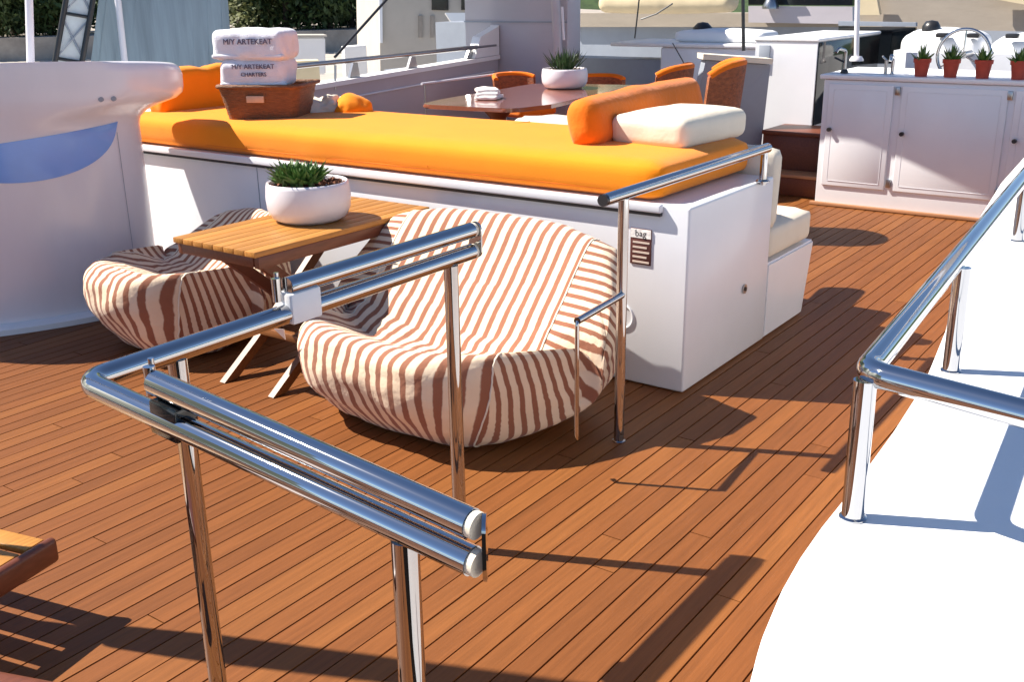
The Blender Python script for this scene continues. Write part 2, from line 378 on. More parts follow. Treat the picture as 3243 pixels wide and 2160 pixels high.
# posts
for bx, by, zt in ((1.253, 1.797, zb - 0.02), (2.189, 1.80, zb - 0.02)):
    bm = new(); tube(bm, [(bx, by, 0.0), (bx, by, zt)], 0.021, 22); base_flange(bm, (bx, by, 0.001), 0.028, 0.006); obj('post', bm, M['steel'], hr, 40)
p2 = Be - dB * 0.135
bm = new(); tube(bm, [(p2.x, p2.y, 0), (p2.x, p2.y, p2.z - 0.018)], 0.0225, 24); base_flange(bm, (p2.x, p2.y, 0.001), 0.028, 0.006); obj('post', bm, M['steel'], hr, 40)

# ------------------------------------------------------------------ second rail, beside the sunbed
r4 = thing('gate_rail', 'straight polished steel rail in front of the sunbed corner with a latch bar', 'railing', (3.17, 1.81, 0))
bm = new(); tube(bm, [(3.035, 1.8, 0.962), (4.47, 1.8, 0.962)], 0.0225, 22); obj('rail', bm, M['steel'], r4, 40)
bm = new(); tube(bm, [(3.022, 1.8, 0.962), (3.036, 1.8, 0.962)], 0.021, 18); obj('end_cap', bm, M['dark'], r4, 40)
bm = new(); tube(bm, [(3.17, 1.8, 0), (3.17, 1.8, 0.945)], 0.0195, 20); base_flange(bm, (3.17, 1.8, 0.001), 0.026, 0.006); obj('post', bm, M['steel'], r4, 40)
bm = new(); tube(bm, [(4.44, 1.8, 0.80), (4.44, 1.8, 0.945)], 0.017, 16); base_flange(bm, (4.44, 1.8, 0.8125), 0.032); obj('post', bm, M['steel'], r4, 40)
bm = new(); tube(bm, fillet([(3.17, 1.79, 0.592), (2.80, 1.76, 0.592), (2.80, 1.76, 0.17), (2.82, 1.77, 0.15)], 0.02, 6), 0.008, 12); tube(bm, [(3.15, 1.79, 0.592), (2.80, 1.76, 0.592)], 0.013, 14); obj('latch_bar', bm, M['steel'], r4, 40)

# ------------------------------------------------------------------ sunbed block
X0 = 3.74
sb = thing('sunbed', 'long white sunbed base with orange mattress and a cream seat at its end', 'sunbed', (4.3, 3.6, 0))
bm = new(); box(bm, (X0, 1.815, 0.004), (4.615, 5.75, 0.81), 0.012, 3); obj('base', bm, M['white'], sb)
bm = new()
pts = [(4.618, 0.004), (5.13, 0.004), (5.235, 0.385), (4.618, 0.385)]
a_ = [bm.verts.new((x_, 1.817, z_)) for x_, z_ in pts]; b_ = [bm.verts.new((x_, 4.6, z_)) for x_, z_ in pts]
bm.faces.new(a_); bm.faces.new(b_[::-1])
for i in range(4): bm.faces.new((a_[i], b_[i], b_[(i + 1) % 4], a_[(i + 1) % 4]))
bmesh.ops.bevel(bm, geom=bm.edges[:], offset=0.01, segments=2, affect='EDGES'); obj('seat_base', bm, M['white'], sb)
bm = new(); box(bm, (X0 - 0.032, 1.935, 0.778), (X0 - 0.0005, 5.7, 0.815), 0.007, 3); obj('ledge', bm, M['white'], sb)
bm = new(); box(bm, (X0 - 0.024, 1.94, 0.764), (X0 - 0.0008, 5.69, 0.7775)); obj('ledge_shadow_line', bm, M['dark'], sb, 0)  # dark strip paints the shadow line under the ledge
bm = new(); cushion(bm, 0.93, 3.75, 0.165, 0.062, 0.022, 0.010, 46, Matrix.Translation((4.205, 3.83, 0.894)), 2.6); obj('mattress', bm, M['orange'], sb, 80)
bm = new(); tube(bm, [(3.77, 1.99, 0.852), (3.75, 2.2, 0.850), (3.748, 3.8, 0.850), (3.75, 5.5, 0.852)], 0.005, 8); obj('mattress_piping', bm, M['orange2'], sb, 60)
for yy in (3.2, 4.5):
    bm = new(); tube(bm, [(3.742, yy, 0.86), (3.752, yy, 0.93), (3.79, yy, 0.972), (3.95, yy, 0.985), (4.2, yy, 0.993), (4.6, yy, 0.985)], 0.003, 6); obj('mattress_seam', bm, M['orange2'], sb, 60)
bm = new(); cushion(bm, 0.60, 2.7, 0.17, 0.05, 0.012, 0.004, 30, Matrix.Translation((4.93, 3.175, 0.472))); obj('seat_cushion', bm, M['cream'], sb, 80)
bm = new(); cushion(bm, 0.12, 2.7, 0.40, 0.05, 0.0, 0.004, 30, Matrix.Translation((4.69, 3.175, 0.735)) @ Matrix.Rotation(0.03, 4, 'Y')); obj('seat_backrest', bm, M['cream'], sb, 80)
# seams on the front, label plate, drain, round cover
for yy in (4.42,):
    bm = new(); box(bm, (X0 - 0.0025, yy, 0.02), (X0 + 0.001, yy + 0.004, 0.757)); obj('panel_joint', bm, M['mid'], sb, 0)
bm = new(); box(bm, (X0 - 0.006, 1.985, 0.545), (X0 - 0.0005, 2.085, 0.70), 0.002); sg = obj('label_plate', bm, M['brownsign'], sb)
bm = new(); box(bm, (X0 - 0.0075, 1.987, 0.66), (X0 - 0.0062, 2.083, 0.698)); obj('label_band', bm, M['paper'], sg, 0)
text('lettering', 'bag', 0.040, Matrix.Translation((X0 - 0.0078, 2.035, 0.679)) @ Matrix.Rotation(R(-90), 4, 'Z') @ Matrix.Rotation(R(90), 4, 'X'), M['dark'], sg, 0.0004)
bm = new()
for k in range(5): box(bm, (X0 - 0.0075, 1.993 + 0.012 * (k % 2), 0.553 + k * 0.021), (X0 - 0.0062, 2.072, 0.561 + k * 0.021))
obj('printed_line', bm, M['signlines'], sg, 0)
bm = new()
for k in range(28):
    pass
tube(bm, [(X0 - 0.003, 2.12 + 0.055 * math.cos(2 * math.pi * k / 28), 0.30 + 0.055 * math.sin(2 * math.pi * k / 28)) for k in range(29)], 0.005, 8, False); obj('vent_ring', bm, M['white'], sb, 60)
bm = new(); tube(bm, [(4.33, 1.8135, 0.33), (4.33, 1.806, 0.33)], 0.022, 20); ds = obj('drain', bm, M['steeld'], sb, 40)
bm = new(); tube(bm, [(4.33, 1.8055, 0.33), (4.33, 1.802, 0.33)], 0.010, 14); obj('drain_plug', bm, M['dark'], ds, 40)

# cushions lying on the sunbed
def soft(name, label, cat, size, c, rz, m, rad, puff=0.02, wr=0.008, tilt=0.0, n=20, group=None, wf=5.0, rx=0.0):
    mt = Matrix.Translation(V(c)) @ Matrix.Rotation(rz, 4, 'Z') @ Matrix.Rotation(tilt, 4, 'Y') @ Matrix.Rotation(rx, 4, 'X')
    bm = new(); cushion(bm, *size, rad, puff, wr, n, mt, wf, c[0] * 3)
    return tag(obj(name, bm, m, None, 80), label, cat, group)
soft('cushion', 'thick cream rectangular cushion lying on the end of the orange mattress', 'cushion', (0.62, 0.40, 0.140), (4.46, 2.235, 1.035), R(-3), M['cream'], 0.045, 0.02, 0.006)
soft('bolster', 'long bright orange bolster lying behind the cream cushion', 'bolster', (1.40, 0.16, 0.235), (4.68, 2.565, 1.068), R(5), M['orange2'], 0.075, 0.008, 0.010, 0.0, 22, None, 5.0, R(-14))
soft('backrest_cushion', 'crumpled orange backrest cushion at the far left end of the sunbed', 'cushion', (0.95, 0.16, 0.27), (4.40, 5.50, 1.09), R(-4), M['orange'], 0.045, 0.01, 0.028, 0.0, 22, None, 6.0)
soft('folded_cloth', 'crumpled cream cloth lying behind the wicker basket', 'cloth', (0.30, 0.22, 0.09), (4.420, 4.536, 1.000), R(-40), M['cream'], 0.03, 0.02, 0.05, 0.0, 22, None, 14)
soft('yellow_pillow', 'small yellow pillow lying beside the crumpled cream cloth', 'pillow', (0.24, 0.20, 0.09), (4.483, 4.416, 1.000), R(-20), M['orange'], 0.04, 0.03, 0.03, 0.0, 16, None, 9)

# ------------------------------------------------------------------ basket with towels
ba = R(-61.2); bc = V((4.08, 4.66, 0.966))
bk = thing('basket', 'brown wicker basket holding towels on the orange mattress', 'basket', bc, ba)
def taper(bm, sx0, sy0, sx1, sy1, z0, z1, th, rows=10):
    loops = []
    for k in range(rows + 1):
        t = k / rows; sx = sx0 + (sx1 - sx0) * t; sy = sy0 + (sy1 - sy0) * t; z = z0 + (z1 - z0) * t
        pts = []
        rr = 0.05
        for cx, cy, s0 in ((1, 1, 0), (-1, 1, 90), (-1, -1, 180), (1, -1, 270)):
            for a in (0, 22.5, 45, 67.5, 90):
                an = R(s0 + a); pts.append((cx * (sx / 2 - rr) + rr * math.cos(an), cy * (sy / 2 - rr) + rr * math.sin(an)))
        w = 1 + 0.012 * (k % 2)
        loops.append([bm.verts.new((p[0] * w, p[1] * w, z)) for p in pts])
    for a, b in zip(loops, loops[1:]):
        for i in range(len(a)):
            j = (i + 1) % len(a); bm.faces.new((a[i], a[j], b[j], b[i]))
    bm.faces.new(loops[0][::-1])
    inn = [bm.verts.new((v.co.x * (1 - th), v.co.y * (1 - th), v.co.z)) for v in loops[-1]]
    lowi = [bm.verts.new((v.co.x * (1 - th), v.co.y * (1 - th), z1 - 0.06)) for v in loops[-1]]
    for i in range(len(inn)):
        j = (i + 1) % len(inn); bm.faces.new((loops[-1][i], loops[-1][j], inn[j], inn[i])); bm.faces.new((inn[i], inn[j], lowi[j], lowi[i]))
    bm.faces.new(lowi)
bm = new(); taper(bm, 0.40, 0.30, 0.475, 0.37, 0.0, 0.20, 0.07, 12); obj('body', bm, M['basket'], bk, 30, False)
bm = new(); loop = [(0.240 * sx, 0.188 * sy, 0.201) for sx, sy in ((1, 1), (-1, 1), (-1, -1), (1, -1), (1, 1))]
tube(bm, fillet(loop, 0.05, 5), 0.012, 10); obj('rim', bm, M['basket'], bk, 60, False)
bm = new(); box(bm, (-0.065, -0.190, 0.115), (0.035, -0.176, 0.152), 0.002); pq = obj('name_plaque', bm, M['plaque'], bk, 35, False)
for k, (zz, sy) in enumerate(((1.235, 0.150), (1.388, 0.160))):
    tw = thing('folded_towel', ('lower folded white towel with two embroidered lines, resting in the basket' if k == 0 else 'upper folded white towel with one embroidered line, topmost in the basket'), 'towel', (bc.x, bc.y, zz - sy / 2), ba, 'white towels stacked in the basket')
    mt = Matrix.Translation((-0.03 - 0.008 * k, -0.035, sy / 2)) @ Matrix.Rotation(R(2 - 4 * k), 4, 'Z')
    bm = new(); cushion(bm, 0.375 + 0.045 * k, 0.28, sy, 0.042, 0.010, 0.010, 26, mt, 9, k * 5); tb = obj('towel_roll', bm, M['towel'], tw, 80, False)
    bm = new(); cushion(bm, 0.373 + 0.045 * k, 0.05, sy * 0.16, 0.012, 0, 0.006, 24, mt @ Matrix.Translation((0, -0.118, -sy * 0.36)), 9, k); obj('fold', bm, M['towel'], tw, 80, False)
    rows_ = (('M/Y ARTEKEAT', 0.020, 0.042),) if k else (('M/Y ARTEKEAT', 0.040, 0.036), ('CHARTERS', -0.002, 0.030))
    for s_, dz, hh in rows_:
        o = text('lettering', s_, hh, mt @ Matrix.Translation((0.012, -0.1455, dz)) @ Matrix.Rotation(R(90), 4, 'X'), M['navy'], None, 0.002)
        o.parent = tw

# ------------------------------------------------------------------ plants
def leaf(bm, base, d, ln, w, up=0.35, thick=0.35):
    d = d.normalized(); s = d.cross(V((0, 0, 1)))
    s = s.normalized() if s.length > 1e-3 else V((1, 0, 0)); n_ = s.cross(d).normalized()
    a = bm.verts.new(base); m1 = bm.verts.new(base + d * ln * 0.45 + s * w / 2 + n_ * w * 0.15); m2 = bm.verts.new(base + d * ln * 0.45 - s * w / 2 + n_ * w * 0.15)
    lo = bm.verts.new(base + d * ln * 0.45 - n_ * w * thick); t = bm.verts.new(base + d * ln + V((0, 0, up * ln * 0.3)))
    for f in ((a, m1, t, m2), (a, lo, m1), (a, m2, lo), (m1, lo, t), (m2, t, lo)):
        bm.faces.new(f)
def bowl_plant(name, label, c, r, h, kind, group):
    t = thing(name, label, 'potted plant', c, 0, group)
    bm = new(); prof = [(0.0001, 0.0), (r * 0.72, 0.0), (r * 0.88, h * 0.10), (r * 0.98, h * 0.32), (r, h * 0.62), (r * 0.975, h * 0.90), (r * 0.955, h * 0.985), (r * 0.93, h), (r * 0.895, h * 0.975), (r * 0.88, h * 0.82), (0.0001, h * 0.80)]
    lathe(bm, prof, (0, 0, 0), 56); obj('pot', bm, M['pot'], t, 50, False)
    bm = new()
    rr = random.Random(3)
    for k in range(260):
        a = rr.random() * 6.283; q_ = math.sqrt(rr.random()) * r * 0.87; bx = rr.uniform(0.006, 0.014)
        box(bm, (-bx, -bx * 0.6, -bx * 0.5), (bx, bx * 0.6, bx * 0.5), 0, 1, Matrix.Translation((q_ * math.cos(a), q_ * math.sin(a), h * 0.84 + 0.01 * rr.random())) @ Matrix.Rotation(rr.random() * 6, 4, V((rr.random(), rr.random(), rr.random())).normalized()))
    tag(obj('bark_chips', bm, M['soil'], t, 0, False), kind='stuff')
    bm = new()
    if kind == 'succulent':
        for k in range(15):
            a = rr.random() * 6.283; q_ = math.sqrt(rr.random()) * r * 0.62; cx, cy = q_ * math.cos(a), q_ * math.sin(a)
            top_ = 0.012 + 0.035 * (1 - q_ / (r * 0.7)) + 0.02 * rr.random()
            for lay, (cnt, el, ln) in enumerate(((8, 18, 0.085), (8, 40, 0.08), (6, 62, 0.065), (4, 80, 0.05))):
                for i in range(cnt):
                    az = 6.283 * (i + 0.5 * (lay % 2)) / cnt + rr.random() * 0.3; e_ = R(el + rr.uniform(-8, 8))
                    leaf(bm, V((cx, cy, h * 0.86 + top_)), V((math.cos(az) * math.cos(e_), math.sin(az) * math.cos(e_), math.sin(e_))), ln * rr.uniform(0.8, 1.25), 0.026)
            tube(bm, [(cx, cy, h * 0.8), (cx, cy, h * 0.86 + top_)], 0.008, 6)
        obj('leaves', bm, M['leaf'], t, 20, False)
    else:
        for k in range(150):
            az = rr.random() * 6.283; e_ = R(rr.uniform(35, 88)); q_ = rr.random() * r * 0.35
            leaf(bm, V((q_ * math.cos(az), q_ * math.sin(az), h * 0.8)), V((math.cos(az) * math.cos(e_), math.sin(az) * math.cos(e_), math.sin(e_))), rr.uniform(0.12, 0.25), 0.02, 0.2)
        obj('leaves', bm, M['leafd'], t, 20, False)
    return t
TZ = 0.68
bowl_plant('potted_succulent', 'green succulent in a round white bowl on the low teak table', (3.190, 3.440, 0.682), 0.19, 0.175, 'succulent', 'white bowls of plants')
bowl_plant('potted_aloe', 'dark spiky aloe in a white bowl on the varnished dining table', (8.62, 5.58, 0.752), 0.225, 0.185, 'aloe', 'white bowls of plants')

# ------------------------------------------------------------------ low folding teak table
tt = thing('folding_table', 'low folding teak table with slatted top and crossed legs between the bean bags', 'table', (3.16, 3.42, 0))
tx0, tx1, ty0, ty1 = 2.62, 3.70, 3.16, 3.68
ns = 8; sw = (ty1 - ty0) / ns
for k in range(ns):
    bm = new(); box(bm, (tx0, ty0 + k * sw + 0.0015, TZ - 0.024), (tx1, ty0 + (k + 1) * sw - 0.0015, TZ), 0.003, 2); obj('slat', bm, M['tteak'], tt)
for yy in (ty0 + 0.004, ty1 - 0.034):
    bm = new(); box(bm, (tx0 + 0.02, yy, TZ - 0.075), (tx1 - 0.02, yy + 0.03, TZ - 0.0245), 0.003); obj('apron', bm, M['dteak'], tt)
for xx in (tx0 + 0.015, tx1 - 0.045):
    bm = new(); box(bm, (xx, ty0 + 0.035, TZ - 0.07), (xx + 0.03, ty1 - 0.035, TZ - 0.0245), 0.003); obj('apron', bm, M['dteak'], tt)
for yy, s_ in ((3.27, 1), (3.72 - 0.13, 1), (3.31, -1), (3.55, -1)):
    xa, xb = (2.76, 3.50) if s_ > 0 else (3.50, 2.76)
    bm = new(); d_ = V((xb - xa, 0, TZ - 0.08)); 
    pts = [V((xa, yy, 0.003)), V((xa + 0.25 * d_.x + 0.02 * s_, yy, 0.25 * d_.z)), V((xa + 0.6 * d_.x + 0.015 * s_, yy, 0.6 * d_.z)), V((xb, yy, TZ - 0.08))]
    w_ = 0.038
    ring = [[bm.verts.new(p + V((dx, dy, 0))) for dx, dy in ((-w_, -0.017), (w_, -0.017), (w_, 0.017), (-w_, 0.017))] for p in pts]
    for a, b in zip(ring, ring[1:]):
        for i in range(4): bm.faces.new((a[i], a[(i + 1) % 4], b[(i + 1) % 4], b[i]))
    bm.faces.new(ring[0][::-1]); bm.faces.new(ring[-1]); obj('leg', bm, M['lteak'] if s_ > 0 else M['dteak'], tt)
for xx, zz in ((2.97, 0.17), (3.29, 0.17)):
    bm = new(); box(bm, (xx - 0.02, 3.285, zz), (xx + 0.02, 3.58, zz + 0.035), 0.004); obj('stretcher', bm, M['lteak'], tt)

# ------------------------------------------------------------------ striped bean bags
def crom(pts, n):
    out = []; m_ = len(pts)
    for i in range(m_):
        p0, p1, p2, p3 = (V((*pts[(i + k - 1) % m_], 0)) for k in range(4))
        for k in range(n):
            t = k / n
            out.append(0.5 * ((2 * p1) + (-p0 + p2) * t + (2 * p0 - 5 * p1 + 4 * p2 - p3) * t * t + (-p0 + 3 * p1 - 3 * p2 + p3) * t ** 3))
    return out
def bean_bag(name, label, loc, rz, prof, W, seed, group, per=0.058, tap=0.0):
    t = thing(name, label, 'bean bag', loc, rz, group)
    pr = crom(prof, 6); N = len(pr); cx, cz = 0.50, 0.22
    arc = [0.0]
    for i in range(N): arc.append(arc[-1] + (pr[(i + 1) % N] - pr[i]).length)
    cols = []; ks = []
    MT = 26
    caps = [0.12, 0.3, 0.5, 0.68, 0.83, 0.94, 1.0]
    for k in caps[:-1]: cols.append((-1, k))
    for j in range(MT + 1): cols.append((-1 + 2 * j / MT, None))
    for k in caps[:-1][::-1]: cols.append((1, k))
    verts = []
    for t_, k in cols:
        ring = []
        for i in range(N):
            px, pz = pr[i].x, pr[i].y
            if k is None:
                sc = 1 - 0.05 * abs(t_) ** 4; yy = W * t_
            else:
                sc = 0.95 * k; yy = t_ * (W + 0.25 * (max(0, 1 - k * k)) ** 0.5)
            x = cx + (px - cx) * sc; z = cz + (pz - cz) * sc
            g = max(0, (0.30 - z) / 0.30); g = 1 - 0.25 * g ** 2
            x = cx + (x - cx) * g; yy *= g
            # plan rounding: front corners pulled back
            x += (0.20 * max(0, 0.6 - x) / 0.6) * min(1.3, abs(yy) / W) ** 4
            if k is None and pz > 0.3: z -= 0.055 * (1 - t_ * t_) * math.exp(-((px - 0.42) / 0.22) ** 2); x += 0.05 * (1 - t_ * t_) * math.exp(-((px - 0.75) / 0.2) ** 2)
            yy *= 1 - tap * max(0, x - 0.3)
            p = V((x, yy, z))
            s3 = V((seed, seed * 2, 0))
            nn = V((px - cx, 0, pz - cz)).normalized() if k is None else V(((px - cx) * k, t_ * (1.2 - k), (pz - cz) * k)).normalized()
            d = 0.013 * noise.noise(p * 4 + s3) + 0.010 * noise.noise(p * 11 + s3)
            # sitting creases that run across the seat
            d += 0.013 * (abs(noise.noise(V((p.x * 7 + p.z * 9, p.y * 6 - p.z * 5, seed)))) - 0.25) * 1.6
            d += 0.024 * noise.noise(V((p.x * 20, p.y * 3.0 + p.z * 4, seed))) * (1 if 0.1 < px < 0.75 and pz > 0.25 else 0.25)
            # gathered puckers along the side seams
            ed = abs(t_) if k is None else 1.0 - (1 - k) * 1.5
            d += 0.0018 * max(0, ed - 0.75) * 4 * math.sin(i * 2.4 + seed) 
            p += nn * d; p.z = max(p.z, 0.002)
            ring.append(p)
        verts.append(ring)
    me = bpy.data.meshes.new('cover'); vl = []; fl = []; st = []
    for ring in verts: vl += [tuple(p) for p in ring]
    nc = len(verts); nk = len(caps) - 1
    def fan(p): return math.atan2(p[0] - 0.05, 1.5 - p[2]) * 1.75 / per + 30
    for c_ in range(nc - 1):
        cap = c_ < nk or c_ + 1 >= nk + MT + 1
        for i in range(N):
            j = (i + 1) % N; fl.append((c_ * N + i, c_ * N + j, (c_ + 1) * N + j, (c_ + 1) * N + i))
            if cap: u = [fan(vl[c_ * N + i]), fan(vl[c_ * N + j]), fan(vl[(c_ + 1) * N + j]), fan(vl[(c_ + 1) * N + i])]
            else:
                a = cols[c_][0] * W / per + 50; b = cols[c_ + 1][0] * W / per + 50; u = [a, a, b, b]
            st += u
    for c_, rev in ((0, True), (nc - 1, False)):
        base = len(vl); vl.append(tuple(sum((V(vl[c_ * N + i]) for i in range(N)), V()) / N))
        for i in range(N):
            j = (i + 1) % N; f = (c_ * N + j, c_ * N + i, base) if rev else (c_ * N + i, c_ * N + j, base); fl.append(f)
            st += [fan(vl[q_]) for q_ in f]
    me.from_pydata(vl, [], fl); at = me.attributes.new('stripe', 'FLOAT', 'CORNER'); at.data.foreach_set('value', st)
    me.validate(); finish('cover', me, M['stripe'], t, 70, False)
    # piping along both side seams
    for sgn, idx in ((-1, nk), (1, nk + MT)):
        bm = new(); tube(bm, [verts[idx][i % N] for i in range(N + 1)], 0.0038, 6, False); obj('seam', bm, M['cream'], t, 60, False)
    return t
prof2 = [(0.13, 0.0), (0.04, 0.10), (0.0, 0.25), (0.015, 0.37), (0.09, 0.415), (0.22, 0.385), (0.38, 0.335), (0.52, 0.37), (0.64, 0.48), (0.76, 0.61), (0.85, 0.705), (0.93, 0.74), (0.985, 0.68), (0.99, 0.48), (0.97, 0.22), (0.88, 0.02), (0.5, 0.0)]
b2 = bean_bag('bean_bag_chair', 'large striped bean bag chair nearest the steel rails, right of the low table', (2.55, 2.595, 0.0), R(-2), prof2, 0.49, 1.3, 'striped bean bag chairs')
prof1 = [(0.13, 0.0), (0.04, 0.10), (0.0, 0.25), (0.015, 0.39), (0.10, 0.445), (0.25, 0.425), (0.42, 0.38), (0.56, 0.39), (0.68, 0.46), (0.79, 0.52), (0.87, 0.57), (0.94, 0.58), (0.99, 0.53), (0.995, 0.38), (0.97, 0.20), (0.88, 0.02), (0.5, 0.0)]
bean_bag('bean_bag_chair', 'striped bean bag chair partly behind the low table, beside the rounded pod', (2.60, 4.27, 0.0), R(-5), prof1, 0.33, 8.1, 'striped bean bag chairs', 0.058, 0.7)
bm = new(); hexa(bm, [(-0.004, 0.42, 0.405), (-0.004, 0.36, 0.415), (0.02, 0.385, 0.36)], (-1, 0, 0.2), 0.003)
obj('tag', bm, M['paper'], b2, 0, False)

# ------------------------------------------------------------------ rounded pod on the left
pc = (2.93, 5.66)
pod = thing('mast_housing', 'big pale rounded drum housing with an overhanging head and blue patch', 'housing', (pc[0], pc[1], 0))
vp_ = V((pc[0], pc[1], 0)).normalized(); ap_ = V((vp_.y, -vp_.x, 0))
def podmap(bm):
    for v in bm.verts:
        q_ = v.co - V((pc[0], pc[1], v.co.z)); d_ = q_.dot(vp_); a_ = q_.dot(ap_)
        if d_ < -0.73 and v.co.z > 0.9: d_ = -0.73 + (d_ + 0.73) * 0.12
        n_ = V((pc[0], pc[1], v.co.z)) + vp_ * (d_ * 0.50 - 0.27) + ap_ * (a_ * 1.06); v.co = n_
    return bm
bm = new(); lathe(bm, [(0.0001, 0.001), (0.86, 0.001), (0.86, 0.03), (0.80, 0.045), (0.0001, 0.045)], (pc[0], pc[1], 0), 72); obj('plinth', podmap(bm), M['whiteplat'], pod, 40)
bm = new(); lathe(bm, [(0.715, 0.0455), (0.72, 0.07), (0.722, 0.5), (0.724, 0.99), (0.735, 1.03), (0.78, 1.075), (0.86, 1.112), (0.925, 1.14), (0.958, 1.175), (0.966, 1.22), (0.968, 1.30), (0.955, 1.342), (0.93, 1.357), (0.86, 1.362), (0.5, 1.364), (0.0001, 1.365)], (pc[0], pc[1], 0), 96)
vd = V((pc[0], pc[1])).normalized()
for v in bm.verts:
    if v.co.z > 1.05: v.co.z -= 0.066 * ((v.co.x - pc[0]) * vd.x + (v.co.y - pc[1]) * vd.y + 0.95) * min(1, (v.co.z - 1.05) / 0.25)
obj('drum', podmap(bm), M['pod'], pod, 60)
# blue half-oval patch laid just proud of the drum
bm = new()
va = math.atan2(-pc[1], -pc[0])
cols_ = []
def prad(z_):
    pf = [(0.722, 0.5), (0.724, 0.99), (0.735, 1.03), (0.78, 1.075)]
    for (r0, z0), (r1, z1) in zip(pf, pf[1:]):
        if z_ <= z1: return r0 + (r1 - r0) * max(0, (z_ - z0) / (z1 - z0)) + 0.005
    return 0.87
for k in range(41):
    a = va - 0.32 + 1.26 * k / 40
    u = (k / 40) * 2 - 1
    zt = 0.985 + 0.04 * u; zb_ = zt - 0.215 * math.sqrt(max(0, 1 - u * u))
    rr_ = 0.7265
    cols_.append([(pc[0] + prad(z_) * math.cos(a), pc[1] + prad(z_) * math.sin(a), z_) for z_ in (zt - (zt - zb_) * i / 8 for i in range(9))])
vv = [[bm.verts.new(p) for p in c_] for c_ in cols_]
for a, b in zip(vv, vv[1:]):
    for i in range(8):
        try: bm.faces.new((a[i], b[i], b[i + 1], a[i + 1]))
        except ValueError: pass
obj('blue_patch', podmap(bm), M['podblue'], pod, 60)

bm = new(); a = va + 0.93
lathe(bm, [(0.7265, 0.06), (0.7285, 0.06), (0.7285, 0.97)], (pc[0], pc[1], 0), 2, a, a + 0.006); obj('panel_joint', podmap(bm), M['mid'], pod, 0)
for k, aa in enumerate((0.55, 0.62)):
    a = va + aa
    bm = new(); base = V((pc[0] + 0.985 * math.cos(a), pc[1] + 0.985 * math.sin(a), 1.155)); tube(bm, [base, base + V((math.cos(a), math.sin(a), 0.3)) * 0.012], 0.012, 12); obj('button', podmap(bm), M['mid'], pod, 40)

# ------------------------------------------------------------------ galley cabinet on the right
XC = 8.0
cab = thing('galley_cabinet', 'long white galley cabinet with panelled doors across the deck', 'cabinet', (8.4, 1.2, 0))
bm = new(); box(bm, (XC, -0.6, 0.004), (8.85, 2.80, 0.975), 0.01); obj('body', bm, M['white'], cab)
bm = new(); box(bm, (XC - 0.02, -0.62, 0.978), (8.30, 2.83, 1.012), 0.008); obj('counter_edge', bm, M['white'], cab)
bm = new(); box(bm, (8.302, -0.62, 0.978), (8.87, 2.83, 1.012), 0.004); obj('counter_top', bm, M['whiteplat'], cab)
bm = new(); box(bm, (XC - 0.03, -0.65, 0.004), (XC - 0.001, 2.83, 0.03), 0.004); obj('nosing', bm, M['teakedge'], cab)
for ya, yb in ((2.265, 2.755), (1.475, 2.205), (0.72, 1.43), (-0.1, 0.68)):
    bm = new(); box(bm, (XC - 0.014, ya, 0.165), (XC - 0.0005, yb, 0.945), 0.005, 3); d_ = obj('door', bm, M['white'], cab)
    bm = new(); box(bm, (XC - 0.0155, ya + 0.045, 0.205), (XC - 0.0145, yb - 0.045, 0.905), 0.003); obj('door_panel', bm, M['white'], d_)
    bm = new(); tube(bm, [(XC - 0.0185, yb - 0.035, 0.60), (XC - 0.045, yb - 0.035, 0.60)], 0.016, 14); obj('knob', bm, M['dark'], d_, 40)
for ya in (2.20, 1.43):
    for zz in (0.19, 0.88):
        bm = new(); box(bm, (XC - 0.024, ya + 0.018, zz), (XC - 0.0005, ya + 0.052, zz + 0.06), 0.003); obj('hinge', bm, M['steeld'], cab)

def clay_pot(x_, y_, label):
    t = thing('potted_herb', label, 'potted plant', (x_, y_, 1.0125), 0, 'clay pots in a row on the galley counter')
    bm = new(); lathe(bm, [(0.0001, 0), (0.042, 0), (0.055, 0.10), (0.062, 0.10), (0.063, 0.128), (0.054, 0.128), (0.052, 0.105), (0.0001, 0.105)], (0, 0, 0), 24); obj('pot', bm, M['terracotta'], t, 40, False)
    bm = new(); rr = random.Random(int(x_ * 1000 + y_ * 77))
    for k in range(42):
        az = rr.random() * 6.283; e_ = R(rr.uniform(20, 88)); leaf(bm, V((0, 0, 0.10)), V((math.cos(az) * math.cos(e_), math.sin(az) * math.cos(e_), math.sin(e_))), rr.uniform(0.06, 0.135), 0.026)
    obj('leaves', bm, M['leaf'], t, 20, False)
for x_, y_, lb in ((8.090, 2.110, 'small red clay pot with upright leaves, farthest from the white coaming'), (8.09, 1.905, 'small red clay pot with low dark leaves, second along the counter from the steps'), (8.09, 1.686, 'small red clay pot with loose leaves, third along the counter from the steps'), (8.09, 1.451, 'small red clay pot with bushy leaves, closest to the white coaming')):
    clay_pot(x_, y_, lb)
tp = thing('tap', 'slim steel tap standing at the end of the galley counter', 'tap', (8.15, 2.70, 1.0125))
bm = new(); tube(bm, fillet([(0, 0, 0), (0, 0, 0.17), (-0.08, 0.03, 0.19), (-0.11, 0.04, 0.16)], 0.03, 5), 0.012, 12); obj('spout', bm, M['steeld'], tp, 40, False)
bm = new(); tube(bm, [(0, 0, 0.08), (-0.07, 0.06, 0.12)], 0.008, 10); obj('lever', bm, M['dark'], tp, 40, False)
bm = new(); base_flange(bm, (0, 0, 0), 0.03, 0.03); obj('base', bm, M['dark'], tp, 40, False)
tp2 = thing('mixer_tap', 'small steel mixer tap beside the first clay pot', 'tap', (8.22, 2.357, 1.0125))
bm = new(); tube(bm, fillet([(0, 0, 0), (0, 0, 0.12), (-0.06, 0.0, 0.14), (-0.07, 0.0, 0.10)], 0.03, 5), 0.014, 12); obj('spout', bm, M['steel'], tp2, 40, False)
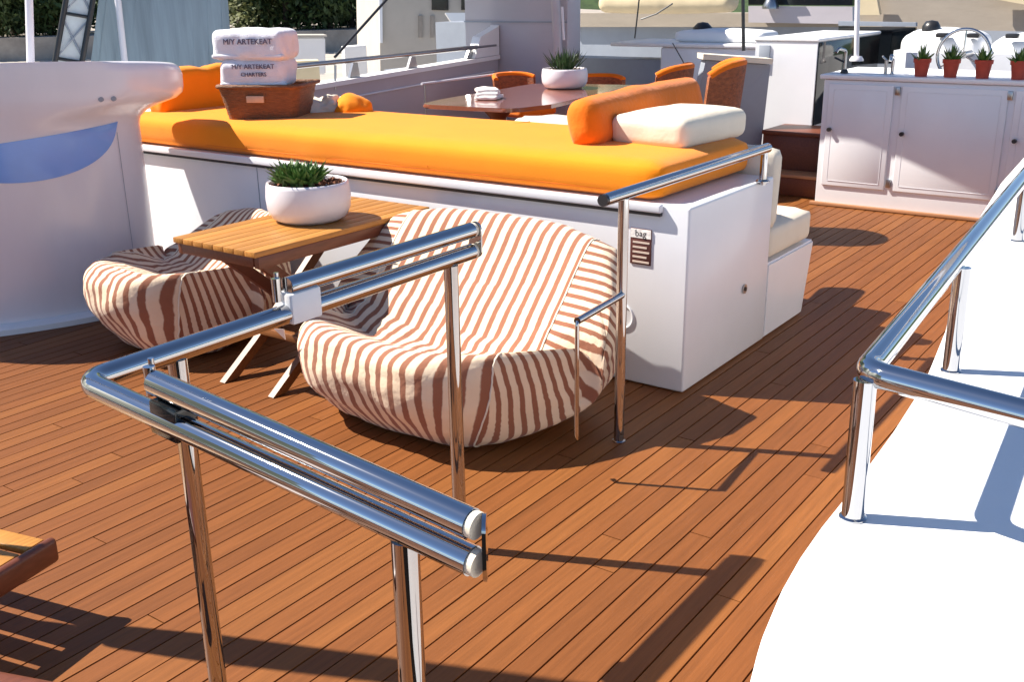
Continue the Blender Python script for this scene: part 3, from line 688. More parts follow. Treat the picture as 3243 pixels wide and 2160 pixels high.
bm = new(); tube(bm, [(0, 0.05, 0), (0, 0.05, 0.10)], 0.013, 10); tube(bm, [(0, 0.05, 0.10), (-0.04, 0.07, 0.13)], 0.007, 8); obj('handle', bm, M['steeld'], tp2, 40, False)

# helm console behind the cabinet with wheel and binnacles
XH = 9.5
hc = thing('helm_console', 'white moulded helm console behind the row of clay pots', 'console', (XH, 1.9, 0))
bm = new(); prism(bm, [(XH, 0.2), (XH, 2.62), (XH + 0.25, 2.80), (XH + 0.9, 2.80), (XH + 0.9, 0.2)], 0.004, 1.10); obj('base', bm, M['white'], hc)
for (y0_, y1_, z1_) in ((2.05, 2.72, 1.235), (1.35, 1.98, 1.20), (0.3, 1.30, 1.26)):
    bm = new(); cushion(bm, 0.55, y1_ - y0_, 0.24, 0.085, 0.05, 0.012, 16, Matrix.Translation((XH + 0.36, (y0_ + y1_) / 2, z1_ - 0.11)), 4, y0_); obj('hood', bm, M['whiteplat'], hc, 80)
for y_, z_ in ((2.50, 1.30), (1.62, 1.28), (1.30, 1.29)):
    bm = new(); lathe(bm, [(0.0001, 0.09), (0.05, 0.08), (0.075, 0.04), (0.08, -0.02), (0.06, -0.06), (0.0001, -0.06)], (XH + 0.25, y_, z_ - 0.03), 24); obj('compass', bm, M['dark'], hc, 50)
for y_ in (2.3, 2.05, 1.75, 1.45):
    bm = new(); box(bm, (XH + 0.02, y_, 1.225), (XH + 0.10, y_ + 0.10, 1.262), 0.01); obj('instrument', bm, M['dark'], hc)
wh = thing('steering_wheel', 'thin-rimmed steel steering wheel in front of the helm console', 'wheel', (XH - 0.22, 2.10, 1.10))
bm = new(); tube(bm, [(0, 0.205 * math.cos(2 * math.pi * k / 48), 0.205 * math.sin(2 * math.pi * k / 48)) for k in range(49)], 0.013, 12, False); obj('rim', bm, M['steel'], wh, 60, False)
for k in range(3):
    a = R(90 + 120 * k); bm = new(); tube(bm, [(0, 0, 0), (0, 0.2 * math.cos(a), 0.2 * math.sin(a))], 0.008, 8); obj('spoke', bm, M['steel'], wh, 40, False)
bm = new(); tube(bm, [(-0.03, 0, 0), (0.22, 0, 0)], 0.03, 16); obj('hub', bm, M['steeld'], wh, 40, False)

# companion steps and deckhouse
st_ = thing('companion_steps', 'teak companion steps leading up to the white deckhouse', 'steps', (8.4, 3.2, 0))
bm = new(); box(bm, (8.22, 2.84, 0.004), (8.40, 3.40, 0.155), 0.006); s1 = obj('riser', bm, M['dteak'], st_)
bm = new(); box(bm, (8.19, 2.84, 0.157), (8.42, 3.40, 0.185), 0.006); obj('tread', bm, M['teakedge'], st_)
bm = new(); box(bm, (8.425, 2.84, 0.004), (8.85, 3.44, 0.47), 0.004); obj('riser', bm, M['dteak'], st_)
bm = new(); box(bm, (8.39, 2.84, 0.472), (8.90, 3.44, 0.505), 0.006); obj('tread', bm, M['dteak'], st_)
dh = thing('deckhouse', 'white deckhouse with a black side behind the companion steps', 'deckhouse', (9.4, 3.5, 0))
bm = new(); prism(bm, [(8.91, 3.20), (8.91, 3.76), (10.6, 3.76), (10.6, 3.20)], 0.004, 1.20)
obj('wall', bm, M['white'], dh)
bm = new(); box(bm, (8.90, 3.185, 1.202), (10.62, 3.775, 1.232), 0.014, 3); obj('roof', bm, M['whiteplat'], dh)
bm = new(); box(bm, (8.925, 3.188, 0.50), (10.6, 3.1985, 1.198), 0.002); obj('dark_side', bm, M['black'], dh)  # plain black sheet over the side wall
bm = new(); box(bm, (8.895, 3.62, 0.95), (8.909, 3.72, 1.17), 0.003); obj('vent', bm, M['mid'], dh)
hb = thing('tinted_screen', 'black tinted screen standing beyond the galley counter', 'screen', (10.8, 3.0, 0))
bm = new(); hexa(bm, [(10.800, 3.647, 0.900), (10.800, 2.878, 0.920), (10.800, 2.915, 1.262), (10.800, 3.679, 1.266)], (1, 0, 0), 0.04); obj('glass', bm, M['black'], hb)
bm = new(); hexa(bm, [(10.770, 3.670, 1.273), (10.770, 2.908, 1.269), (10.770, 2.912, 1.307), (10.770, 3.674, 1.316)], (1, 0, 0), 0.06); obj('rim', bm, M['mid'], hb)
bm = new(); hexa(bm, [(10.800, 3.572, 0.068), (10.800, 2.781, 0.030), (10.800, 2.877, 0.914), (10.800, 3.646, 0.894)], (1, 0, 0), 0.05); obj('base', bm, M['mid'], hb)
bm = new(); tube(bm, [(9.300, 2.984, 1.035), (9.300, 3.043, 1.840)], 0.022, 12); base_flange(bm, (9.300, 2.983, 1.030), 0.06, 0.04); tag(obj('awning_pole', bm, M['pot'], None, 40), 'slim white awning pole rising behind the galley counter', 'pole')

# wing panel behind the cream cushion, shade put into its darker grey
wg = thing('seat_wing', 'leaning wing panel in shade-darkened grey with white cap behind the cream cushion', 'panel', (8.5, 3.8, 0))
q = [(8.250, 4.079, 0.319), (8.600, 3.524, 0.424), (8.600, 3.485, 1.025), (8.250, 3.920, 1.073)]
q[0] = (q[0][0], q[0][1], 0.3); q[1] = (q[1][0], q[1][1], 0.3)
bm = new(); hexa(bm, q, (1, 0.8, 0), 0.16); obj('panel', bm, M['mid'], wg)
bm = new(); hexa(bm, [(8.200, 3.917, 1.082), (8.550, 3.449, 1.034), (8.550, 3.441, 1.078), (8.200, 3.920, 1.128)], (1, 0.8, 0), 0.24); obj('cap', bm, M['cream'], wg)

# ------------------------------------------------------------------ dining table, chairs
dt = thing('dining_table', 'long varnished dining table with a rounded corner behind the sunbed', 'table', (8.0, 5.5, 0))
bm = new(); pl = fillet([(7.2, 5.98, 0), (6.78, 5.86, 0), (6.86, 4.95, 0), (7.3, 4.86, 0), (9.25, 5.1, 0), (8.95, 6.15, 0), (7.2, 5.98, 0)], 0.12, 5)[:-1]
prism(bm, [(p.x, p.y) for p in pl], 0.715, 0.75); bmesh.ops.bevel(bm, geom=[e for e in bm.edges if abs(e.verts[0].co.z - e.verts[1].co.z) < 1e-6], offset=0.01, segments=2, affect='EDGES'); obj('table_top', bm, M['gloss'], dt, 40)
for x_ in (7.35, 8.8):
    bm = new(); lathe(bm, [(0.0001, 0.004), (0.22, 0.004), (0.22, 0.03), (0.08, 0.06), (0.055, 0.2), (0.07, 0.6), (0.16, 0.70), (0.16, 0.7135), (0.0001, 0.7135)], (x_, 5.45, 0), 28); obj('pedestal', bm, M['dteak'], dt, 40)
nk_ = thing('napkin_stack', 'folded white napkins on the near end of the dining table', 'napkins', (7.417, 5.592, 0.752), R(20))
for k in range(3):
    bm = new(); cushion(bm, 0.26 - 0.03 * k, 0.20, 0.03, 0.012, 0.012, 0.01, 10, Matrix.Translation((0.01 * k, 0.015 * k, 0.017 + 0.028 * k)) @ Matrix.Rotation(0.2 * k, 4, 'Z'), 12, k); obj('napkin', bm, M['paper'], nk_, 80, False)
def tub_chair(x_, y_, rz, label, hh=0.45):
    t = thing('dining_chair', label, 'chair', (x_, y_, 0), rz, 'rattan chairs round the dining table')
    bm = new(); cushion(bm, 0.52, 0.50, 0.10, 0.04, 0.03, 0.006, 14, Matrix.Translation((0, 0, 0.43))); obj('seat', bm, M['orange2'], t, 80, False)
    # curved back shell (behind = -y)
    bm = new(); rows_ = 9; colsn = 15; outer = []; inner = []
    for k in range(colsn):
        a = R(-160 + 140 * k / (colsn - 1)); e = abs(k / (colsn - 1) * 2 - 1)
        topz = 0.45 + hh * (1 - 0.10 * e ** 4); fo, fi = [], []
        for i in range(rows_):
            z_ = 0.34 + (topz - 0.34) * i / (rows_ - 1); ln = 0.10 * (z_ - 0.34)
            for lst, ro in ((fo, 0.335), (fi, 0.285)):
                lst.append(bm.verts.new((ro * math.cos(a) * 0.92, ro * math.sin(a) - ln, z_)))
        outer.append(fo); inner.append(fi)
    for a, b in zip(outer, outer[1:]):
        for i in range(rows_ - 1): bm.faces.new((a[i], b[i], b[i + 1], a[i + 1]))
    for a, b in zip(inner, inner[1:]):
        for i in range(rows_ - 1): bm.faces.new((a[i + 1], b[i + 1], b[i], a[i]))
    for k in range(colsn - 1):
        bm.faces.new((outer[k][-1], outer[k + 1][-1], inner[k + 1][-1], inner[k][-1])); bm.faces.new((inner[k][0], inner[k + 1][0], outer[k + 1][0], outer[k][0]))
    for k in (0, colsn - 1):
        for i in range(rows_ - 1): bm.faces.new((outer[k][i], outer[k][i + 1], inner[k][i + 1], inner[k][i]))
    obj('back_shell', bm, M['rattan'], t, 60, False)
    bm = new(); tube(bm, [(outer_ := (0.31 * math.cos(R(-160 + 140 * k / 14)) * 0.92, 0.31 * math.sin(R(-160 + 140 * k / 14)) - 0.10 * (hh + 0.1), 0.455 + hh * (1 - 0.10 * abs(k / 14 * 2 - 1) ** 4))) for k in range(15)], 0.028, 12); obj('top_roll', bm, M['orange2'], t, 60, False)
    for sx in (-1, 1):
        for sy in (-1, 1):
            bm = new(); tube(bm, [(0.21 * sx, 0.19 * sy, 0.39), (0.23 * sx, 0.21 * sy, 0.003)], 0.02, 10, True, 0.013); obj('leg', bm, M['dteak'], t, 40, False)
    return t
tub_chair(6.55, 3.27, R(22), 'rust brown rattan chair seen from behind, next to the grey wing panel', 0.72)
tub_chair(7.7, 4.2, R(12), 'rust brown rattan chair seen from behind, at the right side of the dining table', 0.60)
tub_chair(9.300, 6.538, R(165), 'orange chair back on the far side of the table, left of the aloe bowl', 0.33)
tub_chair(9.750, 5.842, R(130), 'orange chair back on the far side of the table, right of the aloe bowl', 0.30)
bp_ = V((6.600, 4.352, 0.713))
soft('bench_cushion', 'cream bench cushion below the dining table edge', 'cushion', (0.62, 0.40, 0.09), (bp_.x, bp_.y, bp_.z - 0.03), R(-72), M['cream'], 0.035, 0.02, 0.02, 0, 18, None, 9)
bs = thing('bench', 'low teak bench under the cream bench cushion', 'bench', (bp_.x, bp_.y, 0))
mb_ = rotz(R(-72), (bp_.x, bp_.y, 0)); bz_ = bp_.z - 0.088
bm = new(); box(bm, (-0.33, -0.20, bz_ - 0.06), (0.33, 0.20, bz_), 0.01, 2, mb_); obj('seat', bm, M['dteak'], bs)
for sx in (-1, 1):
    for sy in (-1, 1):
        bm = new(); box(bm, (0.28 * sx - 0.03, 0.16 * sy - 0.03, 0.003), (0.28 * sx + 0.03, 0.16 * sy + 0.03, bz_ - 0.061), 0.004, 2, mb_); obj('leg', bm, M['dteak'], bs)

# ------------------------------------------------------------------ bulwark on the far side with its handrail
YB = 7.4
bw = thing('bulwark', 'white bulwark with shade put into its grey inner face and upright post behind the table', 'bulwark', (8, YB, 0))
pa = (6.890, 7.400, 0.812); pz = (9.698, 7.400, 0.922)
sl_ = (pz[2] - pa[2]) / (pz[0] - pa[0])
def bwz(x_): return pa[2] + sl_ * (x_ - pa[0])
bm = new(); q = [(2.0, YB, 0.0), (10.0, YB, 0.0), (10.0, YB, bwz(10.0) - 0.03), (2.0, YB, bwz(2.0) - 0.03)]; hexa(bm, q, (0, 1, 0), 0.12); obj('wall', bm, M['grey'], bw)  # grey in place of white puts shade into the inner face
bm = new(); q = [(2.0, YB - 0.03, bwz(2) - 0.029), (10.0, YB - 0.03, bwz(10) - 0.029), (10.0, YB + 0.16, bwz(10) - 0.029), (2.0, YB + 0.16, bwz(2) - 0.029)]; hexa(bm, q, (0, 0, 1), 0.045); obj('cap', bm, M['whiteplat'], bw)
bm = new(); tube(bm, [(3, YB - 0.012, bwz(3) - 0.16), (9.9, YB - 0.012, bwz(9.9) - 0.16)], 0.010, 8); obj('moulding', bm, M['white'], bw, 40)
up0 = (9.532, 7.400, 0.931); up1 = (10.013, 7.400, 1.240)
bm = new(); q = [(up0[0], YB - 0.02, bwz(up0[0]) + 0.02), (10.0, YB - 0.02, bwz(10) + 0.02), (10.0, YB - 0.02, 1.282), (up0[0] + 0.45, YB - 0.02, 1.265), (up0[0] + 0.12, YB - 0.02, 1.167)]; hexa(bm, q, (0, 1, 0), 0.12); obj('upright', bm, M['whiteplat'], bw)
ra = (7.018, 7.400, 1.020); rb = (9.945, 7.400, 1.060)
br = thing('bulwark_rail', 'dark steel handrail on short brackets along the white bulwark', 'railing', (8, YB, 0.9))
bm = new(); tube(bm, [V(ra) - (V(rb) - V(ra)) * 1.2, rb], 0.024, 14); obj('rail', bm, M['steeld'], br, 40)
for t_ in (-0.5, -0.15, 0.22, 0.52, 0.86):
    p_ = V(ra) + (V(rb) - V(ra)) * t_
    bm = new(); hexa(bm, [(p_.x - 0.10, YB + 0.03, bwz(p_.x) + 0.017), (p_.x + 0.05, YB + 0.03, bwz(p_.x) + 0.017), (p_.x + 0.02, YB + 0.03, p_.z - 0.015), (p_.x - 0.03, YB + 0.03, p_.z - 0.015)], (0, 1, 0), 0.03); obj('bracket', bm, M['steeld'], br, 40)
bm = new(); tube(bm, [(7.345, 7.400, 0.997), (7.322, 7.400, 0.760)], 0.012, 8); obj('stay', bm, M['steeld'], br, 40)
bm = new(); tube(bm, [(7.393, 7.450, 1.067), (8.259, 7.450, 1.641)], 0.014, 10); tag(obj('rigging_stay', bm, M['dark'], None, 40), 'thin dark rigging stay slanting up from the bulwark rail', 'stay')
# small steel grab rail left of the table
gr = thing('grab_rail', 'thin bright grab rail beyond the near end of the dining table', 'railing', (8.029, 6.900, 0.785))
bm = new(); tube(bm, [(8.029, 6.900, 0.785), (9.571, 6.900, 0.795)], 0.013, 10); obj('rail', bm, M['pot'], gr, 40)
for px_ in ((8.077, 6.900, 0.784), (9.451, 6.900, 0.793)):
    bm = new(); tube(bm, [px_, (px_[0], px_[1], 0.003)], 0.010, 8); obj('post', bm, M['steeld'], gr, 40)

# ------------------------------------------------------------------ forward superstructure (shaded by an added roof)
fw = thing('forward_superstructure', 'lilac grey superstructure wall with a horizontal seam behind the dining table', 'superstructure', (10.3, 7, 0))
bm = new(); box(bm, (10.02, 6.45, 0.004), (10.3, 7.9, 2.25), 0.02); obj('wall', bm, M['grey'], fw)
zs = 1.326
bm = new(); box(bm, (10.006, 6.45, zs - 0.015), (10.019, 7.9, zs)); obj('seam', bm, M['mid'], fw, 0)
bm = new(); box(bm, (9.2, 6.0, 2.26), (12.5, 9.2, 2.33), 0.02); obj('roof', bm, M['white'], fw)  # unseen roof slab added to keep the wall in shade
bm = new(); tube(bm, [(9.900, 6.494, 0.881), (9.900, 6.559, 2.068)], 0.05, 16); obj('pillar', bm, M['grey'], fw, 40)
bm = new(); tube(bm, [(9.800, 6.354, 1.140), (9.800, 6.379, 1.485)], 0.014, 10); tag(obj('steel_rod', bm, M['pot'], None, 40), 'short bright steel rod beside the grey pillar', 'rod')
bm = new(); box(bm, (11.2, 4.9, 0.004), (11.6, 7.6, 0.86), 0.02); low = obj('low_wall', bm, M['mid'], fw)
lk = thing('deck_locker', 'white deck locker with a black hatch knob beyond the dining table', 'locker', (11.3, 5.2, 0))
zt_ = 1.016
bm = new(); box(bm, (11.0, 4.536, 0.004), (11.9, 5.807, zt_), 0.03, 3); obj('body', bm, M['white'], lk)
bm = new(); box(bm, (10.97, 4.500, zt_ + 0.001), (11.95, 6.462, zt_ + 0.045), 0.015); obj('lid', bm, M['whiteplat'], lk)
bm = new(); cushion(bm, 0.5, 5.996 - 4.900, 0.12, 0.05, 0.03, 0, 12, Matrix.Translation((11.45, 5.2, zt_ + 0.11))); obj('hatch', bm, M['whiteplat'], lk, 60)
bm = new(); lathe(bm, [(0.0001, 0.10), (0.06, 0.09), (0.11, 0.04), (0.12, 0.0), (0.0001, 0.0)], (11.45, 5.499, zt_ + 0.165), 20); obj('knob', bm, M['dark'], lk, 50)
bm = new(); tube(bm, [(10.900, 5.599, 1.068), (10.900, 5.409, 0.796)], 0.006, 6); obj('lanyard', bm, M['dark'], lk, 40)
bm = new(); tube(bm, [(10.400, 4.518, 1.029), (10.400, 4.574, 1.773)], 0.018, 10); tag(obj('bimini_pole', bm, M['dark'], None, 40), 'thin dark bimini pole between the deck locker and the white deckhouse', 'pole')

# unseen wing added over the galley, its outline shaped to shade the cabinet front
ar = thing('added_shade_wing', 'unseen white wing added overhead to shade the galley cabinet', 'shade wing', (7.7, 3.4, 2.3))
bm = new(); prism(bm, [(7.43, 5.3), (7.385, 4.2), (7.38, 3.85), (7.34, 3.6), (7.27, 3.22), (7.1, 2.45), (6.9, 1.6), (6.9, -0.5), (7.75, -0.5), (7.78, 5.0), (8.3, 5.7), (9.25, 6.3), (9.25, 6.9), (7.9, 6.3), (7.385, 5.3)][1:], 2.28, 2.34); obj('wing', bm, M['white'], ar)
for y_ in (-0.45,):
    bm = new(); tube(bm, [(7.7, y_, 0.0), (7.7, y_, 2.28)], 0.04, 14); obj('support', bm, M['white'], ar, 40)

# ------------------------------------------------------------------ teak lounger at the lower left and an unseen parasol added for its shadow
lg = thing('teak_lounger', 'slatted teak lounger whose end reaches in at the left edge', 'lounger', (0.95, 2.5, 0))
zl = 0.24
c0 = V((1.276, 2.527, 0.240)); e1 = (V((1.109, 2.467, 0.240)) - c0).normalized(); e2 = (V((1.302, 2.680, 0.240)) - c0).normalized()
ux = (V((1.122, 2.490, 0.240)) - c0); ux.z = 0; ux = ux.normalized(); uy = V((-ux.y, ux.x, 0))
if uy.y < 0: uy = -uy
ml = Matrix(((ux.x, uy.x, 0, c0.x), (ux.y, uy.y, 0, c0.y), (0, 0, 1, 0), (0, 0, 0, 1)))
bm = new(); box(bm, (-0.01, -0.03, zl - 0.075), (1.6, 0.0, zl), 0.014, 3, ml); obj('side_rail', bm, M['dteak'], lg)
bm = new(); box(bm, (-0.01, 0.50, zl - 0.075), (1.6, 0.53, zl), 0.014, 3, ml); obj('side_rail', bm, M['dteak'], lg)
for k in range(14):
    bm = new(); box(bm, (0.008 + 0.085 * k, 0.002, zl - 0.024), (0.008 + 0.085 * k + (0.07 if k else 0.062), 0.498, zl - 0.004), 0.004, 2, ml); obj('slat', bm, M['tteak'], lg)
for a, b in ((0.34, -0.028), (0.34, 0.502), (1.35, -0.028), (1.35, 0.502)):
    bm = new(); hexa(bm, [ml @ V((a - 0.03, b, 0.003)), ml @ V((a + 0.03, b, 0.003)), ml @ V((a + 0.06, b, zl - 0.076)), ml @ V((a - 0.06, b, zl - 0.076))], ml.to_3x3() @ V((0, 1, 0)), 0.026); obj('leg', bm, M['dteak'], lg)
ps = thing('added_parasol', 'unseen parasol pole left of the lounger, canopy added to widen its shadow', 'parasol', (0.955, 3.06, 0))
bm = new(); tube(bm, [(0.955, 3.06, 0.0), (0.955, 3.06, 2.9)], 0.028, 18); obj('pole', bm, M['dteak'], ps, 40)
bm = new(); lathe(bm, [(0.03, 0.95), (0.05, 1.0), (0.06, 1.3), (0.055, 1.7), (0.05, 2.2), (0.04, 2.75), (0.03, 2.8)], (0.955, 3.06, 0), 14); obj('shadow_canopy', bm, M['cream'], ps, 50)  # folded canopy added to thicken the pole's shadow band
ch2 = thing('teak_stool', 'dark teak stool with a rounded top at the bottom left corner', 'stool', (0.999, 2.288, 0.000))
sc_ = V((0.698, 1.830, 0.300))
bm = new(); cushion(bm, 0.34, 0.34, 0.045, 0.02, 0, 0, 10, Matrix.Translation((sc_.x, sc_.y, 0.30)) @ Matrix.Rotation(R(20), 4, 'Z')); obj('seat', bm, M['dteak'], ch2, 60)
for sx in (-1, 1):
    for sy in (-1, 1):
        bm = new(); tube(bm, [(sc_.x + 0.12 * sx, sc_.y + 0.12 * sy, 0.003), (sc_.x + 0.10 * sx, sc_.y + 0.10 * sy, 0.28)], 0.016, 10); obj('leg', bm, M['dteak'], ch2, 40)

# ------------------------------------------------------------------ things beyond the boat
sc = thing('canvas_screen', 'tall teal grey canvas screen beyond the bulwark, behind the towels', 'screen', (7.568, 10.570, 0.558))
qs = [(6.849, 11.049, 0.242), (8.250, 10.047, 0.151), (8.292, 10.012, 2.079), (7.251, 10.790, 2.085)]
bm = new(); n_ = V((-0.62, -0.785, 0.0)); hexa(bm, qs, -n_, 0.15); obj('canvas', bm, M['screen'], sc)
for k in range(9):
    t_ = (k + 0.5) / 9; a = V(qs[0]).lerp(V(qs[1]), t_) + n_ * 0.003; b = V(qs[3]).lerp(V(qs[2]), t_) + n_ * 0.003
    bm = new(); tube(bm, [a, b], 0.004, 6); obj('seam', bm, M['screen'], sc, 40)
bm = new(); tube(bm, [(6.967, 10.258, 0.759), (6.990, 10.242, 2.064)], 0.035, 14); tag(obj('leaning_pole', bm, M['pot'], None, 40), 'pale grey leaning pole in front of the canvas screen', 'pole')
bm = new(); tube(bm, [(3.073, 5.360, 1.300), (3.146, 5.342, 1.873)], 0.020, 12); tag(obj('antenna_pole', bm, M['pot'], None, 40), 'thin pale pole at the upper left rising from the drum housing', 'pole')
gw = thing('gangway', 'raised pale gangway with black side rails left of the canvas screen', 'gangway', (6.580, 10.745, 0.770))
ga, gb, gc, gd = (V(p) for p in ((6.456, 10.820, 0.877), (6.688, 10.679, 0.866), (6.989, 10.484, 2.008), (6.761, 10.632, 2.009)))
bm = new(); hexa(bm, [ga, gb, gc, gd], -n_, 0.05); obj('deck_panel', bm, M['gang'], gw)
for a, b in ((ga, gd), (gb, gc)):
    bm = new(); tube(bm, [a + n_ * 0.06, b + n_ * 0.06], 0.030, 10); obj('side_rail', bm, M['dark'], gw, 40)
for t_ in (0.14, 0.55, 0.9):
    bm = new(); tube(bm, [ga.lerp(gd, t_) + n_ * 0.055, gb.lerp(gc, t_ - 0.04) + n_ * 0.055], 0.018, 8); obj('crossbar', bm, M['dark'], gw, 40)
for t_ in (0.14, 0.55):
    for s_ in (0, 1):
        a = ga.lerp(gd, t_) if s_ == 0 else gb.lerp(gc, t_); b = gb.lerp(gc, t_ + 0.36) if s_ == 0 else ga.lerp(gd, t_ + 0.36)
        bm = new(); tube(bm, [a + n_ * 0.04, b + n_ * 0.04], 0.012, 6); obj('brace', bm, M['mid'], gw, 40)
def qp(d, s): return QD * d + QN * s
# quay furniture
for k, (dd, zz) in enumerate(((22, 0.0),)):
    qr = thing('quay_railing', 'long pale two-bar railing along the quay at the upper left', 'railing', tuple(qp(22, -6) + V((0, 0, -1.25))))
    for z_ in (0.946, 0.657, 0.429):
        bm = new(); tube(bm, [qp(22, -16) + V((0, 0, z_)), qp(22, -5.2) + V((0, 0, z_ - 0.02))], 0.03, 8); obj('bar', bm, M['pot'], qr, 40)
    for s_ in range(-16, -4, 2):
        bm = new(); tube(bm, [qp(22, s_) + V((0, 0, -1.25)), qp(22, s_) + V((0, 0, 0.946))], 0.03, 8); obj('post', bm, M['pot'], qr, 40)
kb = thing('mooring_bench', 'long dark seat on the quay at the left edge above the rounded pod', 'bench', (7.187, 13.166, 0.637))
bm = new(); q = [(6.624, 13.458, 0.715), (7.452, 13.018, 0.678), (7.457, 13.015, 0.718), (6.630, 13.455, 0.753)]; hexa(bm, q, QD, 0.4); obj('seat', bm, M['dark'], kb)
bm = new(); q = [(6.620, 13.572, 0.392), (7.451, 13.134, 0.337), (7.494, 13.109, 0.664), (6.667, 13.549, 0.701)]; hexa(bm, q, QD, 0.3); obj('base', bm, M['quay'], kb)
hut = thing('harbour_building', 'beige harbour building with two dark windows above the bulwark', 'building', (19.556, 17.134, 0.018))
def facing(px0, px1, z0, z1, d, th=0.3): pass
hq = [(19.039, 17.707, -0.943), (21.175, 15.087, -1.012), (21.199, 15.053, 2.296), (19.131, 17.606, 2.339)]
bm = new(); hexa(bm, hq, QD, 4.0); obj('wall', bm, M['hut'], hut)
for q in ([(19.851, 16.635, 1.257), (20.101, 16.333, 1.237), (20.115, 16.316, 1.894), (19.867, 16.616, 1.899)], [(20.300, 16.085, 1.246), (20.533, 15.787, 1.241), (20.543, 15.774, 1.884), (20.312, 16.070, 1.889)]):
    bm = new(); hexa(bm, q, QD, 0.08); obj('window', bm, M['black'], hut)
bm = new(); hexa(bm, [(19.010, 17.591, 0.518), (19.050, 17.547, 0.516), (19.108, 17.484, 2.335), (19.048, 17.550, 2.336)], QD, 0.09); obj('corner_trim', bm, M['white'], hut)
for px_ in ([(19.628, 16.898, 0.624), (19.688, 16.829, 0.623), (19.702, 16.812, 1.131), (19.643, 16.881, 1.132)], [(19.815, 16.678, 0.619), (19.864, 16.620, 0.618), (19.877, 16.605, 1.127), (19.829, 16.663, 1.128)]):
    bm = new(); hexa(bm, px_, QD, 0.05); obj('downpipe', bm, M['stone'], hut)
ws = thing('white_awning', 'sloping white awning in front of the beige harbour building', 'awning', (18.791, 14.930, 0.670))
bm = new(); hexa(bm, [(18.782, 14.941, 0.684), (19.074, 14.567, 0.696), (18.974, 14.697, 1.192), (18.572, 15.202, 1.201)], -QD + V((0, 0, 0.35)), 0.06); obj('canvas', bm, M['whiteplat'], ws)
for p_ in ((18.956, 15.043, 0.675), (19.220, 14.705, 0.689)):
    bm = new(); tube(bm, [p_, (p_[0], p_[1], -1.25)], 0.03, 8); obj('post', bm, M['steeld'], ws, 40)
wb = thing('white_box', 'plain white box standing on the quay right of the towels', 'box', (12.353, 13.092, 0.484))
bm = new(); hexa(bm, [(12.120, 13.308, 0.391), (12.561, 12.893, 0.374), (12.584, 12.870, 0.972), (12.205, 13.230, 0.984)], QD, 0.5); bmesh.ops.bevel(bm, geom=bm.edges[:], offset=0.02, segments=2, affect='EDGES'); obj('body', bm, M['white'], wb)
bm = new(); hexa(bm, [(12.134, 13.228, 0.992), (12.572, 12.812, 0.979), (12.573, 12.811, 1.009), (12.136, 13.226, 1.021)], QD, 0.6); obj('lid', bm, M['hut'], wb)
for lb, q, m_ in (('low cream parapet on the quay behind the bulwark rail', [(11.063, 12.241, 0.591), (11.444, 11.886, 0.591), (11.450, 11.881, 0.693), (11.069, 12.236, 0.684)], 'canvas'), ('short bright parapet block below the rigging stay', [(13.504, 13.365, 0.688), (13.773, 13.088, 0.690), (13.777, 13.084, 0.787), (13.508, 13.362, 0.763)], 'whiteplat')):
    bm = new(); qq = [(p[0], p[1], p[2]) for p in q]; qq[0] = (qq[0][0], qq[0][1], -1.25); qq[1] = (qq[1][0], qq[1][1], -1.25); hexa(bm, qq, QD, 0.4); tag(obj('quay_parapet', bm, M[m_], None, 0), lb, 'parapet', 'parapets on the quay')

# neighbouring yacht ahead to the right: cream sail cover, awning shade painted as taupe, side shade as grey
ny = thing('neighbour_yacht', 'moored neighbouring yacht with cream boom cover and an awning whose shade is painted taupe', 'yacht', (17, 6, -3.5))
bm = new(); prism(bm, [(15.2, 14), (15.2, 0.5), (16.5, -2), (19, -2), (19, 14)], -3.5, 0.25); obj('hull', bm, M['mid'], ny)
bm = new(); q = [(15.6, 13, 0.26), (15.6, 0.5, 0.26), (15.6, 0.5, 1.126), (15.6, 13, 1.120)]; hexa(bm, q, (1, 0, 0), 2.5); obj('cabin_side', bm, M['mid'], ny)  # grey puts the side's shade into its colour
bm = new(); hexa(bm, [(15.500, 9.960, 1.058), (15.500, 5.072, 1.091), (15.500, 5.090, 1.283), (15.500, 9.961, 1.285)], (1, 0, 0.0), 0.4); obj('awning_valance', bm, M['taupe'], ny)
bm = new(); hexa(bm, [(15.300, 6.612, 1.406), (15.300, 5.034, 1.390), (15.300, 5.064, 1.713), (15.300, 6.633, 1.739)], (1, 0, 0.0), 0.2); obj('window', bm, M['black'], ny)
bm = new(); hexa(bm, [(15.200, 6.552, 1.155), (15.200, 4.977, 1.141), (15.200, 4.999, 1.375), (15.200, 6.567, 1.390)], (1, 0, 0.0), 0.2); obj('coachroof', bm, M['grey'], ny)
bm = new(); a = V((14.600, 8.765, 1.472)); b = V((14.600, 6.482, 1.457))
cushion(bm, 0.34, (a - b).length, 0.30, 0.13, 0.02, 0.02, 40, Matrix.Translation((a + b) / 2), 3); obj('boom_cover', bm, M['canvas'], ny, 80)
bm = new(); hexa(bm, [(14.400, 4.648, 1.127), (14.400, 1.703, 1.076), (14.400, 1.749, 1.378), (14.400, 4.695, 1.629)], (1, 0, 0.4), 0.05); obj('awning', bm, M['taupe'], ny)
bm = new(); hexa(bm, [(14.200, 4.594, 1.290), (14.200, 4.305, 1.290), (14.200, 4.404, 1.626), (14.200, 4.593, 1.629)], (1, 0, 0.2), 0.08); obj('sunlit_awning_end', bm, M['canvas'], ny)  # cream slab paints a sunlit patch on the awning
bm = new(); hexa(bm, [(14.200, 3.006, 1.490), (14.200, 1.703, 1.242), (14.200, 1.767, 1.660), (14.200, 3.031, 1.681)], (1, 0, 0.3), 0.08); obj('sunlit_awning_edge', bm, M['canvas'], ny)  # second sunlit stretch of the awning, painted as cream

